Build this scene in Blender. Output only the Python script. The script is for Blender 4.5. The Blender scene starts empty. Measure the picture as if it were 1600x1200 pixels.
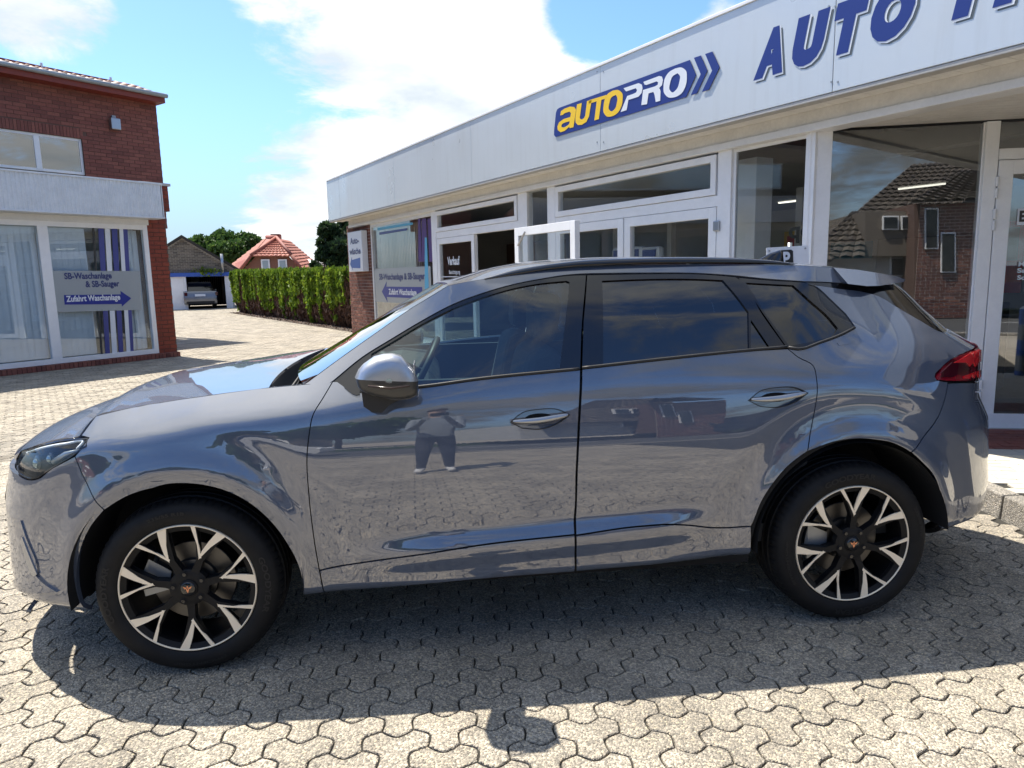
import bpy, math, random, numpy as np
from mathutils import Vector, Matrix, noise
from mathutils.geometry import delaunay_2d_cdt
random.seed(7); rng=np.random.default_rng(7)
scn=bpy.context.scene; col=scn.collection
# ---------------- camera ----------------
C=np.array([-.378,-3.56,1.4995]);YAW,PITCH,ROLL=map(math.radians,(6.329,8.802,-1.25));F=1109.
def _rm(yaw,pitch,roll):
    cy,sy=math.cos(yaw),math.sin(yaw)
    f=np.array([sy*math.cos(pitch),cy*math.cos(pitch),-math.sin(pitch)])
    r=np.array([cy,-sy,0]);u=np.cross(r,f);c,s=math.cos(roll),math.sin(roll)
    return np.array([c*r+s*u,-s*r+c*u,f])
M=_rm(YAW,PITCH,ROLL)
def ray(u,v): return M.T@np.array([(u-800)/F,(600-v)/F,1.])
def atz(u,v,z): d=ray(u,v);return C+d*(z-C[2])/d[2]
def aty(u,v,y): d=ray(u,v);return C+d*(y-C[1])/d[1]
def onplane(u,v,P0,n): d=ray(u,v);return C+d*(np.dot(np.asarray(P0)-C,n)/np.dot(d,n))
cd=bpy.data.cameras.new('camera');cam=bpy.data.objects.new('camera',cd);col.objects.link(cam)
mw=Matrix.Identity(4)
for i in range(3):
    mw[i][0]=M[0][i];mw[i][1]=M[1][i];mw[i][2]=-M[2][i];mw[i][3]=C[i]
cam.matrix_world=mw;cd.sensor_width=36;cd.lens=36*F/1600;cd.clip_start=.05;cd.clip_end=3000
scn.camera=cam
scn.cycles.caustics_reflective=False;scn.cycles.caustics_refractive=False;scn.cycles.transparent_max_bounces=24
# ---------------- light -----------------
SUN=Vector((-.36,.40,1)).normalized()
SUN_EL=math.asin(SUN.z);SUN_AZ=math.atan2(SUN.x,SUN.y)
sl=bpy.data.lights.new('sun','SUN');sl.energy=5.0;sl.angle=math.radians(.55);sl.color=(1,.93,.82)
so=bpy.data.objects.new('sun',sl);col.objects.link(so);so.rotation_euler=SUN.to_track_quat('Z','Y').to_euler()
scn.view_settings.view_transform='Standard';scn.view_settings.look='None'
scn.view_settings.exposure=1.05;scn.view_settings.gamma=1;scn.view_settings.use_curve_mapping=False
w=bpy.data.worlds.new('World');scn.world=w;w.use_nodes=True
def world():
    nt=w.node_tree;N=nt.nodes;L=nt.links;N.clear()
    def nd(t,**k):
        n=N.new(t)
        for a,b in k.items(): setattr(n,a,b)
        return n
    def math_(op,a,b=None,c=None,clamp=False):
        n=nd('ShaderNodeMath',operation=op,use_clamp=clamp)
        for i,x in enumerate((a,b,c)):
            if x is None: continue
            if isinstance(x,(int,float)): n.inputs[i].default_value=x
            else: L.new(x,n.inputs[i])
        return n.outputs[0]
    out=nd('ShaderNodeOutputWorld');bg=nd('ShaderNodeBackground');L.new(bg.outputs[0],out.inputs[0])
    sky=nd('ShaderNodeTexSky',sky_type='NISHITA',sun_disc=False,sun_elevation=SUN_EL,sun_rotation=SUN_AZ,air_density=1.0,dust_density=.8,ozone_density=1.2)
    bg.inputs[1].default_value=.062
    tc=nd('ShaderNodeTexCoord');sp=nd('ShaderNodeSeparateXYZ');L.new(tc.outputs['Generated'],sp.inputs[0])
    X,Y_,Z=sp.outputs
    zz=math_('MAXIMUM',Z,.0);den=math_('ADD',zz,.22)
    cv=nd('ShaderNodeCombineXYZ');L.new(math_('DIVIDE',X,den),cv.inputs[0]);L.new(math_('DIVIDE',Y_,den),cv.inputs[1])
    def nz(sc,det,rough,off,dist=0.):
        mp=nd('ShaderNodeMapping');L.new(cv.outputs[0],mp.inputs[0]);mp.inputs[1].default_value=off
        n=nd('ShaderNodeTexNoise');n.inputs['Scale'].default_value=sc;n.inputs['Detail'].default_value=det;n.inputs['Roughness'].default_value=rough
        n.inputs['Distortion'].default_value=dist
        L.new(mp.outputs[0],n.inputs['Vector']);return n.outputs[0]
    big=nz(.9,9,.58,(3.1,1.7,0),.25);fine=nz(3.2,10,.66,(7.3,2.2,0),.35)
    # one big cumulus bank stands over the driveway; clear gaps either side of it
    def spot(d,w0,w1):
        dv=nd('ShaderNodeVectorMath',operation='DOT_PRODUCT');L.new(tc.outputs['Generated'],dv.inputs[0])
        d=Vector(d).normalized();dv.inputs[1].default_value=d
        mr=nd('ShaderNodeMapRange',interpolation_type='SMOOTHERSTEP');L.new(dv.outputs['Value'],mr.inputs[0])
        mr.inputs[1].default_value=math.cos(math.radians(w1));mr.inputs[2].default_value=math.cos(math.radians(w0))
        return mr.outputs[0]
    s1=spot(tuple(ray(690,140)),4,25);s2=spot(tuple(ray(150,190)),2,20);s3=spot(tuple(ray(970,-20)),1,7.5);s4=spot(tuple(ray(380,330)),2,12);s5=spot(tuple(ray(80,10)),1,6);s6=spot((0.,-.15,1.),4,38)
    m=math_('ADD',math_('MULTIPLY',big,1.0),math_('MULTIPLY',math_('SUBTRACT',fine,.5),.50))
    m=math_('ADD',m,math_('MULTIPLY',s1,.30));m=math_('SUBTRACT',m,math_('MULTIPLY',s2,.24));m=math_('SUBTRACT',m,math_('MULTIPLY',s3,.42))
    m=math_('ADD',m,math_('MULTIPLY',s4,.06));m=math_('ADD',m,math_('MULTIPLY',s5,.30));m=math_('ADD',m,math_('MULTIPLY',s6,.17))
    mr=nd('ShaderNodeMapRange',interpolation_type='SMOOTHSTEP');L.new(m,mr.inputs[0]);mr.inputs[1].default_value=.475;mr.inputs[2].default_value=.63
    hz=nd('ShaderNodeMapRange');L.new(Z,hz.inputs[0]);hz.inputs[1].default_value=-.02;hz.inputs[2].default_value=.12;hz.inputs[3].default_value=.55;hz.inputs[4].default_value=1
    mask=math_('MULTIPLY',mr.outputs[0],1.0,clamp=True)
    # cloud colour: white with soft grey undersides
    sh=nz(2.0,7,.55,(1.3,4.4,0));cr=nd('ShaderNodeMapRange');L.new(math_('ADD',sh,math_('MULTIPLY',m,.55)),cr.inputs[0])
    cr.inputs[1].default_value=.70;cr.inputs[2].default_value=1.02
    cm=nd('ShaderNodeMix',data_type='RGBA');L.new(cr.outputs[0],cm.inputs[0]);cm.inputs[6].default_value=(6.3,7.0,7.6,1);cm.inputs[7].default_value=(10.6,10.6,10.5,1)
    # clouds towards the sun are lit through, those opposite are greyer and thinner
    sd=nd('ShaderNodeVectorMath',operation='DOT_PRODUCT');L.new(tc.outputs['Generated'],sd.inputs[0]);sd.inputs[1].default_value=(-.45,.62,.35)
    sr=nd('ShaderNodeMapRange',interpolation_type='SMOOTHSTEP');L.new(sd.outputs['Value'],sr.inputs[0]);sr.inputs[1].default_value=-.75;sr.inputs[2].default_value=.30;sr.inputs[3].default_value=.30;sr.inputs[4].default_value=1.0
    cg=nd('ShaderNodeVectorMath',operation='SCALE');L.new(cm.outputs[2],cg.inputs[0]);L.new(sr.outputs[0],cg.inputs['Scale'])
    # a touch of extra cyan the way the phone renders the clear sky
    tint=nd('ShaderNodeMix',data_type='RGBA',blend_type='MULTIPLY');tint.inputs[0].default_value=1;L.new(sky.outputs[0],tint.inputs[6]);tint.inputs[7].default_value=(1.15,1.50,2.0,1)
    hz2=nd('ShaderNodeMapRange',interpolation_type='SMOOTHSTEP');L.new(Z,hz2.inputs[0]);hz2.inputs[1].default_value=.24;hz2.inputs[2].default_value=-.05
    hm=nd('ShaderNodeMix',data_type='RGBA');L.new(math_('MULTIPLY',hz2.outputs[0],.85),hm.inputs[0]);L.new(tint.outputs[2],hm.inputs[6]);hm.inputs[7].default_value=(3.3,3.9,4.4,1)
    fm=nd('ShaderNodeMix',data_type='RGBA');L.new(mask,fm.inputs[0]);L.new(hm.outputs[2],fm.inputs[6]);L.new(cg.outputs[0],fm.inputs[7])
    L.new(fm.outputs[2],bg.inputs[0])
world()
# ---------------- helpers ----------------
def link(o,parent=None):
    col.objects.link(o)
    if parent is not None: o.parent=parent
    return o
def tag(o,label=None,cat=None,group=None,kind=None):
    if label: o['label']=label
    if cat: o['category']=cat
    if group: o['group']=group
    if kind: o['kind']=kind
    return o
def empty(name,loc=(0,0,0),label=None,cat=None,group=None,kind=None,rz=0):
    o=bpy.data.objects.new(name,None);o.location=loc;o.rotation_euler=(0,0,rz);o.empty_display_size=.2;link(o)
    return tag(o,label,cat,group,kind)
class MB:
    def __init__(s): s.v=[];s.f=[];s.m=[]
    def add(s,vs,fs,mi=0):
        b=len(s.v);s.v+=[tuple(map(float,p)) for p in vs];s.f+=[tuple(b+i for i in f) for f in fs];s.m+=[mi]*len(fs);return s
    def box(s,a,b,mi=0,fr=None):
        (x0,y0,z0),(x1,y1,z1)=a,b
        vs=[(x0,y0,z0),(x1,y0,z0),(x1,y1,z0),(x0,y1,z0),(x0,y0,z1),(x1,y0,z1),(x1,y1,z1),(x0,y1,z1)]
        if fr is not None: vs=[fr(p) for p in vs]
        return s.add(vs,[(0,3,2,1),(4,5,6,7),(0,1,5,4),(1,2,6,5),(2,3,7,6),(3,0,4,7)],mi)
    def tube(s,pts,r,n=8,mi=0,cap=True):
        pts=[Vector(p) for p in pts];rs=r if hasattr(r,'__len__') else [r]*len(pts);b=[]
        ref=None
        for i,p in enumerate(pts):
            t=(pts[min(i+1,len(pts)-1)]-pts[max(i-1,0)]).normalized()
            a=Vector((0,0,1)) if abs(t.z)<.9 else Vector((1,0,0))
            u=t.cross(a).normalized()
            if ref is not None:
                u=(ref-t*ref.dot(t)).normalized()
            ref=u;v=t.cross(u)
            b+=[tuple(p+(u*math.cos(2*math.pi*k/n)+v*math.sin(2*math.pi*k/n))*rs[i]) for k in range(n)]
        fs=[(i*n+k,i*n+(k+1)%n,(i+1)*n+(k+1)%n,(i+1)*n+k) for i in range(len(pts)-1) for k in range(n)]
        if cap: fs+=[tuple(range(n))[::-1],tuple((len(pts)-1)*n+k for k in range(n))]
        return s.add(b,fs,mi)
    def prism(s,poly,ax,d0,d1,mi=0,fr=None):
        """extrude 2D polygon; ax maps (a,b,d)->xyz"""
        n=len(poly);vs=[ax(a,b,d0) for a,b in poly]+[ax(a,b,d1) for a,b in poly]
        return s.add(vs,[tuple(range(n))[::-1],tuple(range(n,2*n))]+[(i,(i+1)%n,n+(i+1)%n,n+i) for i in range(n)],mi)
    def grid(s,P,mi=0,flip=False):
        P=np.asarray(P);h,w_=P.shape[:2];fs=[]
        for i in range(h-1):
            for j in range(w_-1):
                q=(i*w_+j,i*w_+j+1,(i+1)*w_+j+1,(i+1)*w_+j);fs.append(q[::-1] if flip else q)
        return s.add(P.reshape(-1,3),fs,mi)
    def mesh(s,name,mats,smooth=False):
        me=bpy.data.meshes.new(name);me.from_pydata(s.v,[],s.f)
        for m in (mats if isinstance(mats,(list,tuple)) else [mats]): me.materials.append(m)
        if any(s.m): me.polygons.foreach_set('material_index',s.m)
        if smooth: me.polygons.foreach_set('use_smooth',[True]*len(s.f))
        me.update();return me
    def obj(s,name,mats,parent=None,smooth=False,bevel=0,angle=None):
        o=bpy.data.objects.new(name,s.mesh(name,mats,smooth));link(o,parent)
        if bevel:
            b=o.modifiers.new('bevel','BEVEL');b.width=bevel;b.segments=2;b.limit_method='ANGLE';b.angle_limit=math.radians(40)
        if angle:
            o.data.set_sharp_from_angle(angle=math.radians(angle))
        return o
def catmull(pts,step):
    """smooth curve through points, resampled"""
    P=np.array(pts,float)
    if len(P)==2:
        n=max(1,int(round(np.linalg.norm(P[1]-P[0])/step)));return [tuple(P[0]+(P[1]-P[0])*i/n) for i in range(n+1)]
    Q=np.vstack([2*P[0]-P[1],P,2*P[-1]-P[-2]]);out=[]
    for i in range(1,len(Q)-2):
        p0,p1,p2,p3=Q[i-1:i+3];n=max(1,int(round(np.linalg.norm(p2-p1)/step)))
        d1=max(np.linalg.norm(p1-p0),1e-6);d2=max(np.linalg.norm(p2-p1),1e-6);d3=max(np.linalg.norm(p3-p2),1e-6)
        m1=((p2-p1)/d2-(p2-p0)/(d1+d2)+(p1-p0)/d1)*d2 if i>1 else (p2-p1)
        m2=((p3-p2)/d3-(p3-p1)/(d2+d3)+(p2-p1)/d2)*d2 if i<len(Q)-3 else (p2-p1)
        for k in range(n):
            t=k/n;h=((1+2*t)*(1-t)**2,t*(1-t)**2,t*t*(3-2*t),t*t*(t-1))
            out.append(tuple(h[0]*p1+h[1]*m1+h[2]*p2+h[3]*m2))
    out.append(tuple(P[-1]));return out
def inpoly(px,py,poly):
    poly=np.asarray(poly);x,y=poly[:,0],poly[:,1];x2,y2=np.roll(x,-1),np.roll(y,-1)
    px=np.asarray(px)[:,None];py=np.asarray(py)[:,None]
    c=((y>py)!=(y2>py))&(px<(x2-x)*(py-y)/(y2-y+1e-15)+x)
    return c.sum(1)%2==1
# ---------------- materials ----------------
def mat(name,base=(.5,.5,.5),rough=.5,metal=0,**k):
    m=bpy.data.materials.new(name);m.use_nodes=True;b=m.node_tree.nodes['Principled BSDF']
    b.inputs['Base Color'].default_value=(*base,1);b.inputs['Roughness'].default_value=rough;b.inputs['Metallic'].default_value=metal
    for a,v in k.items(): b.inputs[a.replace('_',' ')].default_value=v
    return m
class G:
    """tiny node graph helper"""
    def __init__(s,m): s.m=m;s.nt=m.node_tree;s.N=s.nt.nodes;s.L=s.nt.links;s.b=s.N['Principled BSDF']
    def nd(s,t,**k):
        n=s.N.new(t)
        for a,b in k.items(): setattr(n,a,b)
        return n
    def co(s,kind='Object',scale=(1,1,1),rot=(0,0,0),loc=(0,0,0)):
        tc=s.nd('ShaderNodeTexCoord') if kind!='World' else s.nd('ShaderNodeNewGeometry')
        mp=s.nd('ShaderNodeMapping');s.L.new(tc.outputs['Position' if kind=='World' else kind],mp.inputs[0])
        mp.inputs[3].default_value=scale;mp.inputs[2].default_value=rot;mp.inputs[1].default_value=loc;return mp.outputs[0]
    def noise(s,vec,sc,det=4,rough=.55,out=0,dist=0):
        n=s.nd('ShaderNodeTexNoise');n.inputs['Scale'].default_value=sc;n.inputs['Detail'].default_value=det;n.inputs['Roughness'].default_value=rough
        n.inputs['Distortion'].default_value=dist;s.L.new(vec,n.inputs['Vector']);return n.outputs[out]
    def voro(s,vec,sc,feature='F1',out='Color',rand=1):
        n=s.nd('ShaderNodeTexVoronoi',feature=feature);n.inputs['Scale'].default_value=sc;n.inputs['Randomness'].default_value=rand;s.L.new(vec,n.inputs['Vector']);return n.outputs[out]
    def ramp(s,fac,stops,interp='LINEAR'):
        n=s.nd('ShaderNodeValToRGB');cr=n.color_ramp;cr.interpolation=interp
        while len(cr.elements)<len(stops): cr.elements.new(.5)
        for e,(p,c) in zip(cr.elements,stops): e.position=p;e.color=(*c,1) if len(c)==3 else c
        s.L.new(fac,n.inputs[0]);return n.outputs[0]
    def mix(s,fac,a,b,mode='MIX'):
        n=s.nd('ShaderNodeMix',data_type='RGBA',blend_type=mode)
        for i,x in ((0,fac),(6,a),(7,b)):
            if isinstance(x,(int,float)): n.inputs[i].default_value=x
            elif isinstance(x,tuple): n.inputs[i].default_value=(*x,1) if len(x)==3 else x
            else: s.L.new(x,n.inputs[i])
        return n.outputs[2]
    def math(s,op,a,b=None,clamp=False):
        n=s.nd('ShaderNodeMath',operation=op,use_clamp=clamp)
        for i,x in enumerate((a,b)):
            if x is None: continue
            if isinstance(x,(int,float)): n.inputs[i].default_value=x
            else: s.L.new(x,n.inputs[i])
        return n.outputs[0]
    def sep(s,vec,i): n=s.nd('ShaderNodeSeparateXYZ');s.L.new(vec,n.inputs[0]);return n.outputs[i]
    def rnd(s):
        """random per island and per object"""
        g=s.nd('ShaderNodeNewGeometry');o=s.nd('ShaderNodeObjectInfo')
        return s.math('FRACT',s.math('ADD',g.outputs['Random Per Island'],o.outputs['Random']))
    def col(s,c): s.L.new(c,s.b.inputs['Base Color'])
    def rough(s,c): s.L.new(c,s.b.inputs['Roughness'])
    def bump(s,h,str_=.3,dist=.01):
        n=s.nd('ShaderNodeBump');n.inputs['Strength'].default_value=str_;n.inputs['Distance'].default_value=dist;s.L.new(h,n.inputs['Height'])
        s.L.new(n.outputs[0],s.b.inputs['Normal']);return n
def weather(m,amt=.12,sc=3,bump=0,spot=40):
    """uneven tone, smudges and a little relief on an otherwise plain material"""
    g=G(m);v=g.co('World');base=tuple(g.b.inputs['Base Color'].default_value)[:3]
    n=g.noise(v,sc,6,.65);n2=g.noise(v,spot,4,.6)
    f=g.math('ADD',g.math('MULTIPLY',n,.7),g.math('MULTIPLY',n2,.3))
    c=g.ramp(f,[(.32,tuple(x*(1-amt) for x in base)),(.62,tuple(min(1,x*(1+amt*.5)) for x in base))]);g.col(c)
    r=g.b.inputs['Roughness'].default_value;g.rough(g.ramp(n,[(.3,(max(r-.08,0),)*3),(.7,(min(r+.12,1),)*3)]))
    if bump: g.bump(n2,bump,.004)
    return m
def glass(name,tint=(.7,.8,.8),refl=1.0,rough=.0,ior=1.5,thick=1.0):
    """thin window pane: tinted see-through plus a Fresnel reflection"""
    m=bpy.data.materials.new(name);m.use_nodes=True;nt=m.node_tree;N=nt.nodes;L=nt.links;N.clear()
    o=N.new('ShaderNodeOutputMaterial');mx=N.new('ShaderNodeMixShader');t=N.new('ShaderNodeBsdfTransparent');g=N.new('ShaderNodeBsdfGlossy')
    # Schlick reflectance, the same from both sides of the sheet
    ge=N.new('ShaderNodeNewGeometry');dt=N.new('ShaderNodeVectorMath');dt.operation='DOT_PRODUCT';L.new(ge.outputs['Normal'],dt.inputs[0]);L.new(ge.outputs['Incoming'],dt.inputs[1])
    def mt(op,a,b,clamp=False):
        q=N.new('ShaderNodeMath');q.operation=op;q.use_clamp=clamp
        for i,x in enumerate((a,b)):
            if isinstance(x,(int,float)): q.inputs[i].default_value=x
            elif x is not None: L.new(x,q.inputs[i])
        return q.outputs[0]
    F0=((ior-1)/(ior+1))**2
    ab=mt('ABSOLUTE',dt.outputs['Value'],0);fr=mt('ADD',mt('MULTIPLY',mt('POWER',mt('SUBTRACT',1,ab,True),5),1-F0),F0)
    t.inputs[0].default_value=(*tint,1);g.inputs['Roughness'].default_value=rough;g.inputs[0].default_value=(refl,refl,refl,1)
    mu=N.new('ShaderNodeMath');mu.operation='MULTIPLY';mu.use_clamp=True;mu.inputs[1].default_value=thick
    L.new(fr,mu.inputs[0]);L.new(mu.outputs[0],mx.inputs[0]);L.new(t.outputs[0],mx.inputs[1]);L.new(g.outputs[0],mx.inputs[2]);L.new(mx.outputs[0],o.inputs[0])
    return m
def emis(name,c,s):
    m=mat(name,c,.5);b=m.node_tree.nodes['Principled BSDF'];b.inputs['Emission Color'].default_value=(*c,1);b.inputs['Emission Strength'].default_value=s;return m
# text -> 2D triangle mesh (built-in font)
_tc={}
def text2d(s,bold=.0,space=1.0):
    k=(s,bold,space)
    if k in _tc: return _tc[k]
    cu=bpy.data.curves.new('t','FONT');cu.body=s;cu.size=1;cu.offset=bold;cu.space_character=space;cu.resolution_u=4
    o=bpy.data.objects.new('t',cu);col.objects.link(o);me=bpy.data.meshes.new_from_object(o)
    v=np.array([p.co[:] for p in me.vertices]);f=[tuple(p.vertices) for p in me.polygons]
    bpy.data.objects.remove(o);bpy.data.curves.remove(cu);bpy.data.meshes.remove(me)
    v=v[:,:2];v[:,0]-=v[:,0].min();_tc[k]=(v,f);return _tc[k]
def textinto(mb,s,fn,w_,h,x0=0,y0=0,bold=0,shear=0,mi=0,space=1.0,cap=.7):
    """lay the words in a box w_ x h (h = capital height); fn maps (x,y) to 3D"""
    v,f=text2d(s,bold,space);v=v.copy();v[:,1]/=cap;v[:,0]/=v[:,0].max()
    v[:,0]=v[:,0]*w_+v[:,1]*h*shear;v[:,1]*=h
    mb.add([fn(x0+a,y0+b) for a,b in v],f,mi)
# ---- car body surface ---------------------------------------------------
def sm(a,b,t):
    t=np.clip((t-a)/(b-a),0,1); return t*t*(3-2*t)
XF,XR=-1.42,1.40
PF,PR=2.5,2.7
ZN=[.20,.30,.40,.50,.60,.70,.80,.90,1.0,1.1,1.2,1.3,1.4,1.5]
NOSE=[-2.30,-2.31,-2.305,-2.297,-2.291,-2.264,-2.237,-2.18,-2.1,-2.0,-1.95,-1.9,-1.9,-1.9]
TAIL=[2.34,2.37,2.40,2.405,2.385,2.378,2.384,2.338,2.37,2.398,2.188,2.05,1.95,1.8]
def nose(z): return np.interp(z,ZN,NOSE)
def tail(z): return np.interp(z,ZN,TAIL)
def crease(x): return np.interp(x,[-2.2,-1.65,-1.27,-.85,-.3,.3,1.0,1.5,2.2],[.82,.905,.955,1.0,1.045,1.075,1.085,1.085,1.10])
def slopeint(z,zs,ts):
    # integrate tan(slope) from zs[0]; ts degrees (outward normal tilted up -> y shrinks with z)
    zz=np.linspace(.15,1.62,295); tt=np.tan(np.radians(np.interp(zz,zs,ts)))
    yy=-np.concatenate([[0],np.cumsum((tt[1:]+tt[:-1])/2*np.diff(zz))])
    yy-=np.interp(.70,zz,yy); return np.interp(z,zz,yy)
def bump(t,w): return np.exp(-(t/w)**2)
def Yb(x,z):
    """body half width below the belt, before the plan taper"""
    y=.914+slopeint(z,[.2,.45,.60,.70,.78,.86,.95,1.1,1.2],[-6,-5,-4,-1,1.5,5.5,9,12,14])
    zc=crease(x); k=np.interp(x,[-2.2,-1.5,-.9,-.3,.6,1.1,1.5,2.2],[50,60,54,24,12,16,38,42])
    d=z-zc; w=.012
    y=y-np.tan(np.radians(k-9))*w*np.logaddexp(0,d/w)
    # door scoop
    zs=.505+.045*(x-.0); A=sm(-.80,-.35,x)*(1-sm(.40,.85,x))
    q=z-zs
    y=y+A*.036*(1-sm(-.050,.035,q))-A*.012*(1-sm(-.14,-.06,q))
    # arch flares
    for xw in(-1.335,1.345):
        r=np.hypot(x-xw,(z-.36)*.97)
        fl=.020*(1-sm(.44,.525,r))-.006*bump(r-.57,.05)-.012*(1-sm(.385,.445,r))
        up=sm(.30,.55,z)
        y=y+fl*(.35+.65*up)
    # haunch over the rear wheel
    y=y+.012*bump(x-1.45,.45)*bump(z-1.02,.10)
    # tuck at the bottom
    zb=.285+.025*x
    y=y-.05*np.clip((zb+.045-z)/.045,0,None)**2*(1)
    # bumper ends
    return y
def Yg(x,z):
    y=.862-.47*(z-1.13)-.16*np.clip(z-1.30,0,None)**2*4
    y=y-.10*np.clip(x-1.0,0,None)**2-.04*np.clip(-.2-x,0,None)
    return y
def Y(x,z):
    x=np.asarray(x,float);z=np.asarray(z,float)
    a=Yb(x,z);b=Yg(x,z);k=.012
    y=-k*np.logaddexp(-a/k,-b/k)
    y=y*(1-.010*((x-.05)/1.4)**2)
    Lf=XF-nose(z);t=np.clip((XF-x)/Lf,0,1)
    y=y*np.sqrt(np.clip(1-t**PF,0,1))
    Lr=tail(z)-XR;t=np.clip((x-XR)/Lr,0,1)
    y=y*np.sqrt(np.clip(1-t**PR,0,1))
    return y
CF=1.15
def s2x(s,z):
    s=np.asarray(s,float)
    Lf=XF-nose(z);th=np.clip((XF-s)/(Lf*CF),0,np.pi/2);xf=XF-Lf*np.sin(th)**(2/PF)
    Lr=tail(z)-XR;tr=np.clip((s-XR)/(Lr*CF),0,np.pi/2);xr=XR+Lr*np.sin(tr)**(2/PR)
    return np.where(s<XF,xf,np.where(s>XR,xr,s))
def x2s(x,z):
    x=np.asarray(x,float)
    Lf=XF-nose(z);sf=XF-Lf*CF*np.arcsin(np.clip((XF-x)/Lf,0,1)**(PF/2))
    Lr=tail(z)-XR;sr=XR+Lr*CF*np.arcsin(np.clip((x-XR)/Lr,0,1)**(PR/2))
    return np.where(x<XF,sf,np.where(x>XR,sr,x))
def S(s,z):
    x=s2x(s,z);return np.stack([x,-Y(x,z),np.broadcast_to(z,x.shape)],-1)
def Sn(s,z,h=.004):
    a=S(s+h,z)-S(s-h,z);b=S(s,z+h)-S(s,z-h)
    n=np.cross(a,b);n/=np.linalg.norm(n,axis=-1,keepdims=True)+1e-12
    return n
def hit(u,v):
    """pixel -> point on the near flank"""
    d=ray(u,v); ys=-np.linspace(1.02,.05,400)
    t=(ys-C[1])/d[1];P=C+t[:,None]*d
    f=-P[:,1]-Y(P[:,0],P[:,2])
    i=np.argmax(f<=0)
    if f[i]>0: i=np.argmin(f)
    elif i>0:
        a=f[i-1]/(f[i-1]-f[i]);tt=t[i-1]+(t[i]-t[i-1])*a;P0=C+tt*d;return P0
    return P[i]
# -------------------------------------------------------------------------
def tosz(p):
    if p[0]=='s': return (p[1],p[2])
    P=hit(*p);return (float(x2s(P[0],P[2])),float(P[2]))
def sc(end,z): # s of the centreline
    return float(XF-(XF-nose(z))*CF*math.pi/2) if end=='F' else float(XR+(tail(z)-XR)*CF*math.pi/2)
def outline(segs,step=.018):
    out=[];last=None
    for sg in segs:
        pts=([last] if last is not None else [])+[tosz(p) for p in sg]
        if len(pts)>1:
            c=catmull(pts,step);out+=c[:-1]
        last=pts[-1]
    out+=catmull([last,out[0]],step)[:-1]
    # drop near duplicates
    res=[out[0]]
    for p in out[1:]:
        if math.dist(p,res[-1])>.002: res.append(p)
    if math.dist(res[0],res[-1])<.002: res.pop()
    return np.array(res)
def inset(P,g):
    a=np.roll(P,1,0);b=np.roll(P,-1,0);area=.5*np.sum(P[:,0]*b[:,1]-b[:,0]*P[:,1])
    e1=P-a;e2=b-P;e1/=np.linalg.norm(e1,axis=1)[:,None]+1e-9;e2/=np.linalg.norm(e2,axis=1)[:,None]+1e-9
    sgn=1 if area>0 else -1
    n1=np.stack([-e1[:,1],e1[:,0]],1)*sgn;n2=np.stack([-e2[:,1],e2[:,0]],1)*sgn
    n=n1+n2;l=np.linalg.norm(n,axis=1)[:,None];n=n/np.maximum(l,.7)*np.minimum(2/np.maximum(l,1.1),1.4)/1.0
    return P+n*g*.72
def cdt(out,holes,step):
    V=[tuple(p) for p in out];E=[(i,(i+1)%len(out)) for i in range(len(out))]
    for h in holes:
        b=len(V);V+=[tuple(p) for p in h];E+=[(b+i,b+(i+1)%len(h)) for i in range(len(h))]
    lo=out.min(0);hi=out.max(0);xs=np.arange(lo[0]+step/2,hi[0],step);ys=np.arange(lo[1]+step/2,hi[1],step)
    gx,gy=np.meshgrid(xs,ys);gx=gx+((np.arange(len(ys))%2)*.5*step)[:,None];g=np.stack([gx.ravel(),gy.ravel()],1)
    ok=inpoly(g[:,0],g[:,1],out)
    for h in holes: ok&=~inpoly(g[:,0],g[:,1],h)
    B=np.array(V);g=g[ok]
    if len(g):
        d=np.sqrt(((g[:,None]-B[None])**2).sum(-1)).min(1);g=g[d>step*.45]
    n0=len(V);V+=[tuple(p) for p in g]
    r=delaunay_2d_cdt([Vector(v) for v in V],E,[],0,1e-5)
    vo=np.array([v[:] for v in r[0]]);T=[tuple(t) for t in r[2]]
    c=np.array([vo[list(t)].mean(0) for t in T]);k=inpoly(c[:,0],c[:,1],out)
    for h in holes: k&=~inpoly(c[:,0],c[:,1],h)
    T=[t for t,q in zip(T,k) if q]
    return vo,T
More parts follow.
